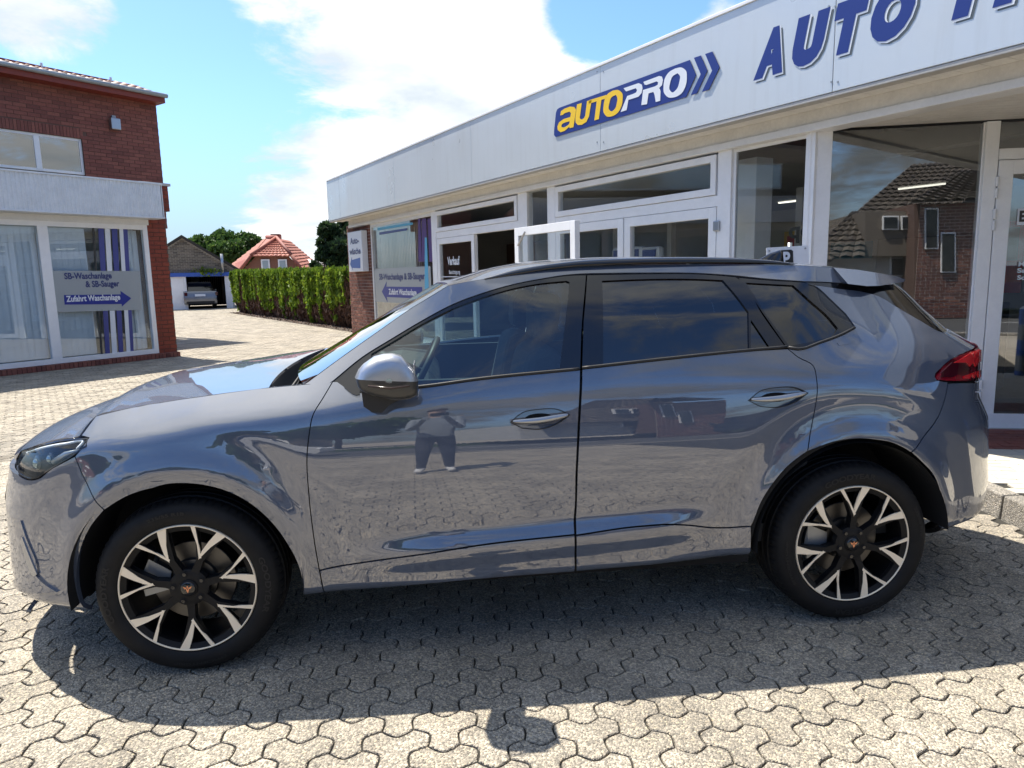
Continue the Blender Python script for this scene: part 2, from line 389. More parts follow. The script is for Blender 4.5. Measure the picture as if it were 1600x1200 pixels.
def surfmesh(name,out,holes,m,off=0,thick=.018,step=.022,side=-1,both=False,fn=None):
    vo,T=cdt(out,holes,step)
    P=S(vo[:,0],vo[:,1]);Nn=Sn(vo[:,0],vo[:,1])
    if fn is not None: P,Nn=fn(vo,P,Nn)
    P=P+Nn*off
    V=[tuple(p) for p in P];NN=[tuple(n) for n in Nn];Fc=[]
    for t in T:
        a,b,c=(P[i] for i in t);n=np.cross(b-a,c-a)
        Fc.append(t if n@Nn[t[0]]>0 else t[::-1])
    if thick:
        for lp in [out]+list(holes):
            Pp=S(lp[:,0],lp[:,1]);Q=Sn(lp[:,0],lp[:,1]);A=Pp+Q*off;B_=Pp+Q*(off-thick)
            if fn is not None: A2,Q=fn(lp,Pp,Q);A=A2+Q*off;B_=A-Q*thick
            ce=lp.mean(0);n=len(lp)
            for i in range(n):
                j=(i+1)%n
                fnm=np.cross(A[j]-A[i],Q[i]);l=np.linalg.norm(fnm)
                if l<1e-9: continue
                fnm/=l
                # outward = away from the panel
                area=.5*np.sum(lp[:,0]*np.roll(lp[:,1],-1)-np.roll(lp[:,0],-1)*lp[:,1]) if i==0 else area
                isout=lp is out
                b0=len(V);V+=[tuple(A[i]),tuple(A[j]),tuple(B_[j]),tuple(B_[i])]
                # orientation in the s,z plane: outside of loop is to the right for ccw
                d2=lp[j]-lp[i];rt=np.array([d2[1],-d2[0]])*(1 if area>0 else -1)*(1 if isout else -1)
                eps=.004/ (np.linalg.norm(rt)+1e-9)
                w3=S(np.array([lp[i,0]+rt[0]*eps]),np.array([lp[i,1]+rt[1]*eps]))[0]-S(lp[i:i+1,0],lp[i:i+1,1])[0]
                if fnm@w3<0: fnm=-fnm
                nf=np.cross(A[j]-A[i],B_[j]-A[i]);q=(b0,b0+1,b0+2,b0+3)
                Fc.append(q if nf@fnm>0 else q[::-1]);NN+=[tuple(fnm)]*4
    def mk(flip):
        v=[(p[0],-p[1],p[2]) for p in V] if flip else V;n=[(p[0],-p[1],p[2]) for p in NN] if flip else NN
        f=[t[::-1] for t in Fc] if flip else Fc;return v,n,f
    sets=[mk(False),mk(True)] if both else [mk(side>0)]
    v=[];n=[];f=[]
    for a,b,c in sets: f+=[tuple(i+len(v) for i in t) for t in c];v+=a;n+=b
    me=bpy.data.meshes.new(name);me.from_pydata(v,[],f);me.materials.append(m)
    me.polygons.foreach_set('use_smooth',[True]*len(f));me.update()
    me.normals_split_custom_set_from_vertices(n);return me
def panel(name,segs,m,parent,holes=(),off=0,gap=.0028,both=False,thick=.018,step=.022,label=None,sides=(-1,1),fn=None,rawholes=()):
    out=inset(outline(segs),gap);hs=[inset(outline(h),-.0005) for h in holes]+list(rawholes)
    r=[]
    for sd in ((-1,) if both else sides):
        o=bpy.data.objects.new(name,surfmesh(name,out,hs,m,off,thick,step,sd,both,fn));link(o,parent);r.append(o)
    return r
def cross_patch(name,edge,bow,crown,m,parent,nb=33,pw=2.0,cpw=2.2,step=.03,off=0,thick=.02,xpw=2.0,ylim=None):
    """sheet spanning the car from the near edge curve to its mirror image"""
    P=np.array(catmull([tuple(hit(*p)) if p[0]!='q' else p[1:] for p in edge],step))
    n=len(P);a=np.linspace(0,1,n);bw=np.interp(a,np.linspace(0,1,len(bow)),bow);cr=np.interp(a,np.linspace(0,1,len(crown)),crown)
    b=np.sin(np.linspace(-1,1,nb)*math.pi/2)
    X=P[:,0][:,None]-bw[:,None]*(1-np.abs(b)**xpw)[None];Yy=-P[:,1][:,None]*b[None];Z=P[:,2][:,None]+cr[:,None]*(1-np.abs(b)**cpw)[None]
    G_=np.stack([X,Yy,Z],-1);mb=MB();up=G_
    # orient faces upward
    mb.grid(up);q=np.cross(up[1,nb//2]-up[0,nb//2],up[0,nb//2+1]-up[0,nb//2])
    if q[2]>0: mb.f=[f[::-1] for f in mb.f]
    nv=len(mb.v)
    if thick:
        rim=[(i,0) for i in range(n)]+[(n-1,j) for j in range(1,nb)]+[(i,nb-1) for i in range(n-2,-1,-1)]+[(0,j) for j in range(nb-2,0,-1)]
        A=[G_[i,j] for i,j in rim];B_=[p-np.array([0,0,thick]) for p in A];k=len(A);b0=len(mb.v)
        mb.v+=[tuple(p) for p in A+B_];fl=q[2]>0
        for i in range(k):
            j=(i+1)%k;f=(b0+i,b0+j,b0+k+j,b0+k+i);mb.f.append(f[::-1] if not fl else f);mb.m.append(0)
    o=mb.obj(name,m,parent,smooth=True);return o,G_
def fixn(o):
    import bmesh
    b=bmesh.new();b.from_mesh(o.data);bmesh.ops.remove_doubles(b,verts=b.verts,dist=1e-5);bmesh.ops.recalc_face_normals(b,faces=b.faces);b.to_mesh(o.data);b.free();o.data.set_sharp_from_angle(angle=math.radians(35))
# ---------------- car materials ----------------
def paintmat(name,base,mf=.0):
    m=mat(name,base,.5,mf,Coat_Weight=1.0,Coat_Roughness=.012,Coat_IOR=2.25,Specular_IOR_Level=.2);g=G(m)
    v=g.co('Object');n=g.voro(v,2600,out='Color');s_=g.sep(n,0)
    c=g.mix(s_,tuple(x*.82 for x in base),tuple(x*1.22 for x in base))
    d=g.noise(v,5,6,.6);g.col(g.mix(g.math('MULTIPLY',g.ramp(d,[(.45,(0,0,0)),(.75,(1,1,1))]),.10),c,(.30,.28,.25)))
    z=g.noise(v,14,3,.5);bn=g.bump(z,.004,.01)
    N=g.nt;b=g.b;N.links.remove([l for l in N.links if l.to_socket==b.inputs['Normal']][0])
    N.links.new(bn.outputs[0],b.inputs['Coat Normal']);return m
PAINT=paintmat('blue grey car paint',(.064,.083,.126))
BLACKG=mat('gloss black trim',(.004,.004,.006),.10,0,Coat_Weight=.6,Coat_Roughness=.03)
BLACKM=weather(mat('matt black plastic',(.012,.012,.013),.55),.3,8,.1)
DARKIN=mat('dark cavity',(.006,.006,.007),.9)
SATIN=mat('satin silver trim',(.40,.41,.43),.32,.9)
CHROME=mat('silver mirror cap',(.44,.45,.47),.34,.8,Coat_Weight=.5,Coat_Roughness=.04)
GREYCAP=mat('dark grey gloss plastic',(.028,.028,.028),.35,0,Coat_Weight=.35,Coat_Roughness=.12)
GLF=glass('front door glass',(.52,.66,.68),1,0,1.55,2.2)
GLR=glass('privacy glass',(.025,.045,.075),1,0,1.55,2.2)
GLW=glass('windscreen glass',(.55,.68,.66),1,0,1.6,1.5)
def tyremat():
    m=mat('tyre rubber',(.016,.016,.017),.62);g=G(m);v=g.co('Object');n=g.noise(v,9,6,.7)
    g.col(g.ramp(n,[(.35,(.007,.007,.008)),(.75,(.015,.0145,.014))]));g.bump(g.noise(v,160,3),.15,.002);return m
TYRE=tyremat();TYRE.node_tree.nodes['Principled BSDF'].inputs['Specular IOR Level'].default_value=.22;TYRET=mat('tyre lettering',(.014,.014,.0145),.5,0,Specular_IOR_Level=.3)
RIMS=mat('machined alloy',(.90,.78,.60),.42,.15)
RIMB=mat('black wheel paint',(.006,.006,.007),.5,0,Specular_IOR_Level=.25)
DISC=mat('brake disc steel',(.12,.115,.11),.38,1)
CALI=mat('cast caliper',(.32,.33,.34),.45,.7)
COPPER=mat('copper badge',(.62,.28,.17),.3,1)
def redlens():
    m=mat('red lens',(.30,.004,.012),.08,0,Coat_Weight=1,Coat_Roughness=.02);g=G(m);v=g.co('Object',scale=(1,1,1))
    n=g.voro(g.co('Object',scale=(9,1,26)),1.0);f=g.sep(n,0);g.col(g.ramp(f,[(.2,(.05,.001,.006)),(.55,(.13,.002,.012)),(.9,(.24,.006,.018))]));return m
REDL=redlens();REDD=mat('dark red lens',(.045,.001,.008),.06,0,Coat_Weight=1);REDB=mat('bright red reflector',(.75,.02,.03),.12,0,Coat_Weight=1)
LENS=glass('headlight lens',(.80,.84,.84),1,0,1.5,1.3)
SEATM=weather(mat('dark seat fabric',(.06,.064,.07),.8),.2,20,.1)
DASHM=weather(mat('dashboard',(.02,.022,.024),.6),.2,10,.1)
# ---------------- the car ----------------
def hermit_profile(px,y): return [tuple(aty(u,v,y)) for u,v in px]
def build_car():
    car=empty('parked_car',(0,0,0),'blue-grey SUV parked side-on in the foreground with black roof rails and dark rear windows','car')
    arF=[(477,935),(473,911),(465,881),(447,847),(420,812),(380,780),(340,763),(300,756),(260,757),(207,772),(163,797)]
    arF2=[(163,797),(144,820),(127,855),(120,900),(122,925),(130,948),(136,962)]
    seamF=[(520,596),(504,623),(490,646),(483,679),(480,707),(483,777),(490,837),(499,891)]
    seamF2=[(499,891),(508,931)]
    hoodside=[(402,607),(330,617),(250,629),(190,640),(150,650)]
    # front wings
    panel('front_wing',[[(508,931)],arF,[(133,750),(117,713)],[(128,700),(139,684)],[(127,681)],[(150,650)],hoodside[::-1],[(517,597)],[(520,596)],seamF,[(508,931)]],PAINT,car)
    # front bumper
    zt=[(117,713),(100,722),(83,731),(60,748),(47,750),(36,747),(28,741)]
    bot=[(136,962),(100,961),(67,957),(45,946)]
    vent=[[(24,822),(35,815),(42,836),(50,865),(58,893),(50,902)],[(28,914)]]
    b=panel('front_bumper',[[(117,713)],[(133,750),(163,797)],arF2,bot,[('s',sc('F',.245)+.25,.245),('s',sc('F',.24),.24)],[('s',sc('F',.755),.755)],[(28,741)],zt[::-1]],PAINT,car,both=True)[0]
    # recessed grille and intake on the nose, seen only from the front
    def szpoly(l): return [[('s',sc('F',z)+d,z) for d,z in l]]
    for nm,l in (('grille',[(0.0,.50),(0.0,.70),(.45,.70),(.52,.62),(.40,.50)]),('air_intake',[(0,.30),(0,.43),(.46,.43),(.50,.36),(.42,.30)])):
        panel(nm,[[('s',sc('F',z)+d,z)] for d,z in l],BLACKM,b,off=.004,gap=0,both=True,thick=.01)
    # side vent blade on the bumper corner
    panel('bumper_vent',[[(22,815),(34,813)],[(40,832)],[(60,893),(58,901)],[(46,880),(34,845)]],PAINT,b,off=.005,gap=0,thick=.012,step=.02)
    panel('vent_edge',[[(38,838),(61,896)],[(57,899),(35,846)]],SATIN,b,off=.0085,gap=0,thick=.004,step=.03)
    panel('bumper_lip',[[(22,906),(40,900),(57,896)],[(68,908),(92,924)],[(52,926),(28,919)]],PAINT,b,off=.008,gap=0,thick=.010,step=.02)
    # hood
    edge=[(420,605.5),(330,617),(250,629),(190,640),(150,650),(133,668),(124,681),(100,684),(67,692),(40,702),(22,712)]
    hood,Gh=cross_patch('hood',edge,[.055,.09,.06,.05,.05,.07,.09,.11,.12],[.0,.004,.012,.024,.032,.036,.034,.025,.01],PAINT,car,nb=41,cpw=2.6,step=.03)
    # black filler below the hood edge and round the headlight
    panel('nose_filler',[[(22,712)],[(67,692),(127,681)],[(139,684),(113,713)],[(60,749),(30,742)],[('s',sc('F',.75),.75)],[('s',sc('F',.81),.81)]],DARKIN,car,off=-.03,gap=0,both=True,thick=0)
    # headlight
    hl=[[(26,716),(33,704)],[(67,694),(100,687),(138,684)],[(135,697)],[(113,713),(83,731),(60,747)],[(47,749),(36,745),(30,741)],[(25,728)]]
    for sd in (-1,1):
        h=bpy.data.objects.new('headlight',surfmesh('headlight',inset(outline(hl),.003),[],LENS,-.002,.0,.02,sd));link(h,car)
        out=outline(hl)
        def at_(px,off=0):
            s_,z_=tosz(px);p=S(np.array([s_]),np.array([z_]))[0]+Sn(np.array([s_]),np.array([z_]))[0]*off;p[1]*=-sd;return Vector(p)
        me=surfmesh('light_housing',inset(out,.002),[],GREYCAP,-.035,0,.03,sd);o=bpy.data.objects.new('light_housing',me);link(o,h)
        me=surfmesh('light_surround',out,[inset(out,.006)],BLACKG,.001,.03,.05,sd);o=bpy.data.objects.new('light_surround',me);link(o,h)
        for px,r_ in (((50,722),.030),((72,715),.024)):
            p=at_(px,-.03);mb=MB();n=Vector((-.6,.75*sd,.1)).normalized()
            mb.tube([p+n*-.01,p+n*.012,p+n*.016],[r_,r_,r_*.8],20);mb.obj('projector_barrel',BLACKG,h,True,angle=40)
            mb=MB();mb.tube([p+n*.016,p+n*.022,p+n*.026],[r_*.7,r_*.55,r_*.2],20);mb.obj('projector_lens',mat('projector glass',(.35,.4,.42),.03,1) if 'projector glass' not in bpy.data.materials else bpy.data.materials['projector glass'],h,True)
        mb=MB();pts=[at_(p,-.006) for p in [(40,707),(67,698),(100,692),(128,690),(118,701)]];mb.tube([tuple(q) for q in catmull([tuple(p) for p in pts],.01)],.005,8);mb.obj('daytime_strip',mat('light guide',(.75,.80,.82),.25) if 'light guide' not in bpy.data.materials else bpy.data.materials['light guide'],h,True)
        mb=MB();pts=[at_(p,-.022) for p in [(75,722),(95,708),(118,700)]];mb.tube([tuple(p) for p in pts],[.012,.012,.006],8);mb.obj('reflector',CHROME,h,True)
    # doors
    belt=[(903,578),(753,593),(655,606),(600,610),(560,613),(541,606)]
    def handle_holes(cx,cy,parent,m):
        pass
    lens=lambda cx,cy,w_=47,h_=15,tilt=-.09:[[(cx-w_,cy+4),(cx-w_*.62,cy-h_*.72-tilt*0),(cx,cy-h_-2),(cx+w_*.6,cy-h_*.9-3),(cx+w_,cy-8)],[(cx+w_*.62,cy+h_*.35),(cx,cy+h_),(cx-w_*.6,cy+h_*.9)]]
    def bowl(depth,out):
        c=out.mean(0);ext=np.abs(out-c).max(0)
        def f(vo,P,Nn):
            q=(vo-c)/ext;r=np.clip(np.sqrt((q**2).sum(1)),0,1);return P-Nn*(depth*(1-r**2))[:,None],Nn
        return f
    fd=panel('front_door',[[(520,596)],seamF,[(613,872),(753,851),(898,835)],[(897,810),(898,800),(900,740),(903.6,660),(907,578)],belt[1:],[(527,596)]],PAINT,car,holes=[lens(844,656)])
    rd=panel('rear_door',[[(909.5,577)],[(906,660),(902,740),(900,800),(900,836)],[(1000,822),(1047,819),(1079,820.5),(1112,824),(1140,824),(1173.6,822)],[(1176,817.5),(1189.5,784.5),(1209,754),(1236,724),(1262,705)],[(1273,640),(1276,593),(1271,572),(1247,558),(1231,545)],[(1187,547.5),(1047,561.5),(909.5,577)]],PAINT,car,holes=[lens(1216,622)])
    for drs,trimseg,cx,cy in ((fd,[[(499.5,892)],[(613,873),(753,852),(898,836)],[(898,893)],[(780,902),(660,913),(508,931)]],844,656),(rd,[[(900,837)],[(1000,823),(1047,820),(1079,821.5),(1112,825),(1140,825),(1173.6,823)],[(1168,869)],[(1047,879),(900,892.5)]],1216,622)):
        for d,sd in zip(drs,(-1,1)):
            panel('door_trim',trimseg,PAINT,d,sides=(sd,),thick=.03)
            lo=outline(lens(cx,cy));me=surfmesh('handle_recess',inset(lo,-.004),[],PAINT,-.004,0,.008,sd,fn=bowl(.024,lo));link(bpy.data.objects.new('handle_recess',me),d)
            me=surfmesh('recess_edge',inset(lo,-.001),[inset(lo,.0035)],BLACKM,.001,.006,.05,sd);link(bpy.data.objects.new('recess_edge',me),d)
            P=[hit(*p) for p in [(cx-43,cy+2),(cx-28,cy+1.5),(cx,cy-1),(cx+25,cy-5),(cx+43,cy-8)]];P=np.array(catmull(P,.006));n=len(P)
            yy=np.array([-Y(p[0],p[2]) for p in P]);a=np.linspace(0,1,n);pr=.004+.016*np.sin(a*math.pi)**.7
            hh=.0045+.0105*np.sin(a*math.pi)**.5+.004*np.clip(a-.55,0,1);mb=MB();ring=[]
            for k in range(12):
                th=2*math.pi*k/12;ring.append(np.stack([P[:,0],(yy-pr-.008*math.cos(th)+.004),P[:,2]+hh*math.sin(th)*.8],1))
            R_=np.stack(ring+[ring[0]],1)
            if sd>0: R_=R_*np.array([1,-1,1])
            mb.grid(R_,flip=sd<0);mb.obj('door_handle',SATIN,d,True)
    # quarter panels
    qp=panel('rear_quarter',[[(1231,545)],[(1247,558),(1271,572),(1276,593),(1273,640),(1262,705)],[(1305,690),(1346,685.5),(1374,688),(1415,702),(1423,707)],[(1438,690),(1461,659),(1474,630),(1481,597)],[(1464,594)],[(1461,589),(1470,576),(1486,562),(1510,550)],[(1524,542)],[(1500,528),(1481,519)],[(1462,515),(1435,499),(1401,479),(1372,462),(1345,455),(1300,449),(1264,444)],[(1271,446),(1300,470),(1322,491)],[(1337,512)],[(1317,523),(1280,537),(1247,547)]],PAINT,car)
    # fuel flap outline is on the other side; small badge on the pillar
    for d,sd in zip(qp,(-1,1)):
        panel('pillar_badge',[[(1308,536),(1316,529),(1330,525),(1335,528),(1332,534),(1310,540)]],PAINT,d,sides=(sd,),off=.002,gap=0,thick=.004)
    rb=panel('rear_bumper',[[(1481.5,599)],[(1474,632),(1461,660),(1438,691),(1424,707)],[(1442,724),(1459,743),(1470,773.5),(1473.6,804),(1471,826)],[(1500,818),(1530,807)],[('s',sc('R',.40),.40)],[('s',sc('R',.80),.80)],[(1523,612)],[(1520,598)],[(1500,598)]],PAINT,car,both=True)[0]
    va=[tosz(q) for q in ((1472,824),(1500,816),(1526,808))];panel('bumper_valance',[[('s',*va[0]),('s',*va[1]),('s',*va[2])],[('s',va[2][0]+.02,va[2][1]-.05),('s',va[1][0],va[1][1]-.085),('s',va[0][0],va[0][1]-.075)]],BLACKM,rb,off=-.004,gap=0)
    # tail lights
    tl=[[(1464,594),(1461,589)],[(1470,576),(1486,562),(1510,550)],[(1526,542)],[('s',sc('R',1.11),1.11)],[('s',sc('R',1.0),1.0)],[(1530,593)],[(1500,596)],[(1480,596)]]
    t=panel('tail_light',tl,REDL,car,both=True,off=.004,thick=.02)[0]
    panel('upper_lamp',[[(1486,568),(1510,555),(1527,547)],[(1538,554),(1535,566)],[(1527,566)],[(1522,573)],[(1518,566)],[(1513,573)],[(1508,567)],[(1496,567)]],REDB,t,off=.008,gap=0,thick=.005)
    panel('lower_lamp',[[(1503,588),(1516,583),(1532,577)],[(1533,588)],[(1527,590)],[(1524,583)],[(1520,591)],[(1516,585)],[(1512,592)],[(1504,592)]],REDB,t,off=.008,gap=0,thick=.005)
    panel('lens_inset',[[(1468,583),(1486,566)],[(1498,570),(1516,577)],[(1500,582),(1486,590)],[(1468,590)]],REDD,t,off=.0075,gap=0,thick=.004)
    tg=panel('tailgate',[[(1520,599),(1524,612)],[('s',sc('R',.805),.805)],[('s',sc('R',.995),.995)],[(1531,595)]],PAINT,car,both=True)[0]
    panel('tailgate_upper',[[(1528,541)],[(1481,519)],[(1486,517)],[('s',sc('R',1.19),1.19)],[('s',sc('R',1.115),1.115)]],PAINT,tg,both=True)
    # black band, rear window
    rw=panel('rear_window',[[(1257,440)],[(1264,444),(1300,449),(1345,455),(1372,462),(1401,479),(1435,499),(1462,515),(1480,518)],[('s',sc('R',1.20),1.20)],[('s',sc('R',1.43),1.43)],[(1405,440)],[(1380,445),(1355,447),(1325,443),(1290,441)]],BLACKG,car,off=-.004,gap=.0015,both=True)[0]
    # roof side frames
    panel('roof_side_frame',[[(475,601)],[(517,598),(521,595)],[(565,559),(613,529),(660,501),(707,476),(755,458),(800,445),(845,436),(893,429),(950,427),(1000,426.5),(1100,427.5),(1150,431),(1200,436),(1257,440)],[(1290,441),(1325,443)],[(1303,418)],[(1235,414),(1150,412.5),(1000,413),(925,415),(850,420),(800,428),(755,436),(722,441.3),(700,446)],[(676,461),(640,483),(597,513),(532,559)]],PAINT,car)
    redge=[(700,446),(722,441.3),(755,436),(800,428),(850,420),(925,415),(1000,413),(1150,412.5),(1235,414),(1303,418)]
    roof,Gr=cross_patch('roof',redge,[.04,.03,.02,.0,-.0,-.0,-.0,-.04],[.006,.035,.04,.045,.045,.04,.035,.025],PAINT,car,cpw=2.4,step=.04)
    wedge=[(475,601),(532,559),(597,513),(640,483),(676,461),(700,446)]
    ws,Gw=cross_patch('windscreen',wedge,[.12,.085,.065,.05,.04],[.004,.004,.004,.004,.004],GLW,car,cpw=2.2,step=.04,thick=0)
    # black band round the windscreen edge + mirror block
    mb=MB();e=np.array(Gw[:,0]);e2=np.array(Gw[:,2]);dn=np.array([0,0,-.006])
    mb.grid(np.stack([e+dn,e2+dn],1));e=np.array(Gw[:,-1]);e2=np.array(Gw[:,-3]);mb.grid(np.stack([e2+dn,e+dn],1))
    mb.grid(np.stack([Gw[-1]+dn,Gw[-2]*.6+Gw[-1]*.4+dn],0));mb.obj('windscreen_edge',BLACKG,ws,True)
    # cowl panel
    A=Gh[0].copy();B_=Gw[0].copy();A[:,2]-=.012;n=A.shape[0];B2=np.stack([np.interp(np.linspace(0,1,n),np.linspace(0,1,len(B_)),B_[:,k]) for k in range(3)],1)
    B2[:,2]-=.045;mid=(A+B2)/2;mid[:,2]-=.06;mb=MB();mb.grid(np.stack([A,A*.75+mid*.25+[0,0,-.045],mid,B2],0),flip=False);mb.obj('cowl_panel',DARKIN,car,True)
    # strip of wing top between hood corner and windscreen
    s0=[tuple(hit(*p)) for p in [(418,606),(440,604),(480,600),(517,597)]];mb=MB();T_=np.array(catmull(s0,.03))
    T2=T_.copy();T2[:,1]+=.05;T2[:,2]-=.004;T2[:,0]+=.0
    for sg in (1,-1):
        k=np.array([1,sg,1]);mb.grid(np.stack([T_*k,T2*k],0),flip=sg<0)
    mb.obj('wing_top',PAINT,car,True)
    for k,(y0,y1,x0) in enumerate(((-.55,.05,-.0),(.1,.62,0))):
        i0=int(np.argmin(abs(B2[:,1]-y0)));i1=int(np.argmin(abs(B2[:,1]-y1)));p0=B2[i0]+[-.03,0,.0];p1=B2[i1]+[.02,0,.03]
        mb=MB();mb.tube([p0+[-.02,-.0,-.03],p0,(p0+p1)/2+[.0,0,.012],p1],[.008,.007,.006,.004],8);w_=mb.obj('wiper',BLACKM,car,True)
    # door windows
    dF=[[(521,595)],[(565,559),(613,529),(660,501),(707,476),(755,458),(800,445),(845,436),(893,429.5),(916,429)],[(910,500),(907,577)],belt[:]]
    gF=[[(580,552),(613,533),(660,505),(707,482),(755,464),(800,450.5),(845,442),(885,438)],[(890,440)],[(884,500),(875,575)],[(753,588),(655,601),(575,606)],[(572,600)]]
    dR=[[(917.5,429)],[(1000,427.5),(1100,428),(1150,432)],[(1158,437),(1190,488),(1229,543)],[(1187,547),(1047,561),(909.5,576)],[(912,500)]]
    gR=[[(941,438)],[(1000,435.5),(1100,435.5),(1130,437)],[(1150,460),(1170,487)],[(1171,546)],[(1047,557.5),(943,569)]]
    gR2=[[(1174,499)],[(1203,542)],[(1174,545)]]
    dQ=[[(1154,433)],[(1200,437),(1257,440.5)],[(1271,446),(1300,470),(1322,491)],[(1337,512)],[(1317,523),(1280,537),(1247,547)],[(1231,544)],[(1192,488)]]
    gQ=[[(1166,441),(1240,445)],[(1268,470),(1295,494),(1310,512)],[(1306,520),(1277,531),(1234,540)],[(1197,490)]]
    for (fr,gl,nm,gm,prs) in ((dF,[gF],'window_frame',GLF,fd),(dR,[gR,gR2],'window_frame',GLR,rd),(dQ,[gQ],'window_frame',GLR,qp)):
        for d,sd in zip(prs,(-1,1)):
            f=panel(nm,fr,BLACKG,d,holes=gl,off=-.004,gap=.0012,sides=(sd,),thick=.02,step=.03)
            for i,g_ in enumerate(gl):
                me=surfmesh('window_pane',inset(outline(g_),-.002),[],gm,-.011,0,.03,sd);link(bpy.data.objects.new('window_pane',me),d)
    # belt mouldings
    for d,px in ((fd,[(600,611),(655,606.5),(753,593.5),(905,578.5)]),(rd,[(910,577),(1047,561.7),(1187,547.6),(1229,544)]),(qp,[(1232,545),(1247,547.5),(1280,537.5),(1317,523.5),(1335,514)])):
        for o_,sd in zip(d,(-1,1)):
            P=[tuple(hit(*p)) for p in px];mb=MB();mb.tube([(p[0],(p[1]-.001)*-sd,p[2]+.006) for p in catmull(P,.03)],.006,8);mb.obj('belt_moulding',BLACKM,o_,True)
    # roof rails
    for sg in (-1,1):
        top=[(756,434.5),(780,427.5),(800,422),(850,413),(900,407),(1000,402.5),(1100,401.5),(1180,404),(1215,407),(1238,411.5)]
        bt=[(760,437),(800,429.5),(850,421),(900,415.5),(1000,411.5),(1100,410.5),(1180,411),(1238,413)]
        Tt=np.array(catmull([tuple(aty(*p,-.635)) for p in top],.03));Bt=np.array([tuple(aty(*p,-.65)) for p in bt]);Bz=np.interp(Tt[:,0],Bt[:,0],Bt[:,2])
        mb=MB();rows=[]
        for yy,k in ((.670,0),(.672,.35),(.664,.72),(.650,.94),(.636,1.),(.620,.94),(.608,.7),(.602,0)):
            rows.append(np.stack([Tt[:,0],np.full(len(Tt),yy*sg)*np.interp(Tt[:,0],[-.2,.4,1.2],[1.0,.985,.97]),Bz+(Tt[:,2]-Bz)*k],1))
        mb.grid(np.stack(rows,1),flip=sg>0);mb.obj('roof_rail',BLACKG,car,True)
    # shark fin
    mb=MB();p0=Vector((1.38,0,1.53));rows=[]
    for a_,h_,w_ in ((-.10,.0,.012),(-.05,.025,.020),(.0,.05,.020),(.05,.062,.012),(.065,.05,.008),(.07,0,.014)):
        rows.append([p0+Vector((a_,-w_,0)),p0+Vector((a_+.0,-w_*.5,h_*.8)),p0+Vector((a_,0,h_)),p0+Vector((a_,w_*.5,h_*.8)),p0+Vector((a_,w_,0))])
    mb.grid(np.array([[tuple(p) for p in r_] for r_ in rows]));mb.obj('roof_antenna',BLACKG,car,True)
    # spoiler
    prof=[(1303,418.5),(1340,421.5),(1375,427),(1400,431.5),(1415,437),(1412,440.5),(1395,443),(1375,446.5),(1355,447),(1325,443.5)]
    yw=[.615,.59,.56,.53,.50,.51,.575,.625,.665,.69]
    P0=np.array([aty(u,v,-y_) for (u,v),y_ in zip(prof,yw)]);mb=MB();rows=[]
    for b_ in np.sin(np.linspace(-1,1,25)*math.pi/2):
        r_=P0.copy();r_[:,1]=-np.abs(P0[:,1])*-b_*1.0;r_[:,2]+=.028*(1-abs(b_)**2.4)*np.array([1,1,1,1,1,1,1,1,1,1]);r_[3:8,0]+=.05*(1-b_*b_);rows.append(r_)
    R_=np.array(rows);R_=np.concatenate([R_,R_[:,:1]],1);mb.grid(R_)
    for e_ in (0,-1): mb.add(R_[e_][:-1],[(i,i+1,8-i,9-i) if e_==0 else (9-i,8-i,i+1,i) for i in range(4)])
    o=mb.obj('rear_spoiler',PAINT,car,True,angle=35);fixn(o)
    # door mirrors
    for sg,nm in ((1,'door_mirror'),(-1,'door_mirror')):
        up=[(555,590.5),(560,579),(568,570),(585,558),(600,554),(613,553),(627,556),(636,566),(645,576),(651,587),(653,594)]
        lowp=[(653,594),(653,606),(652,616),(641,622),(626,624),(611,624),(598,621),(580,617),(566,611),(559,604),(555,590.5)]
        cen=np.array(aty(606,592,-1.0))
        sec=[(-.905,.66),(-.915,.84),(-.94,.96),(-.97,1.0),(-1.01,1.0),(-1.028,.97),(-1.042,.88),(-1.050,.70),(-1.055,.40),(-1.056,.1)]
        def loft(poly,name,m,par,closed):
            Q=[aty(u,v,-1.0) for u,v in poly];rows=[]
            for y_,k in sec: rows.append([((q[0]-cen[0])*k+cen[0]+(y_+1)*-.12,y_*sg,(q[2]-cen[2])*k+cen[2]) for q in Q])
            A=np.array(rows);mb=MB();mb.grid(A,flip=sg<0);return mb.obj(name,m,par,True)
        mr=loft(up,nm,CHROME,car,0);loft(lowp,'mirror_base',GREYCAP,mr,0)
        foot=[(566,608),(610,622),(626,622),(609,630),(596,643),(582,642),(570,634)]
        Q=[aty(u,v,-.98) for u,v in foot];mb=MB();k=len(Q)
        vs=[(q[0],-.985*sg,q[2]) for q in Q]+[((q[0]-cen[0])*.9+cen[0]+.02,-.86*sg,(q[2]-cen[2])*.9+cen[2]) for q in Q];mb.add(vs,[tuple(range(k)),tuple(range(k,2*k))[::-1]]+[(i,(i+1)%k,k+(i+1)%k,k+i) for i in range(k)]);mb.obj('mirror_foot',BLACKM,mr,False,bevel=.004)
        mb=MB();gx=cen[0]+.098;mb.box((gx-.004,-1.04*sg if sg>0 else .92,cen[2]-.05),(gx,-.92*sg if sg>0 else 1.04,cen[2]+.055));mb.obj('mirror_glass',CHROME,mr,bevel=.01)
        mb=MB();pts=[aty(u,v,-1.085) for u,v in ((575,603),(610,607),(640,603))];mb.tube([(p[0],p[1]*sg,p[2]) for p in pts],.004,6);mb.obj('turn_signal',mat('amber lens',(.05,.03,.02),.2) if 'amber lens' not in bpy.data.materials else bpy.data.materials['amber lens'],mr,True)
        panel('mirror_triangle',[[(536,599),(560,598)],[(562,617),(556,618),(545,612),(538,606)]],BLACKG,fd[0 if sg>0 else 1],sides=(-1 if sg>0 else 1,),off=.003,gap=0,thick=.006)
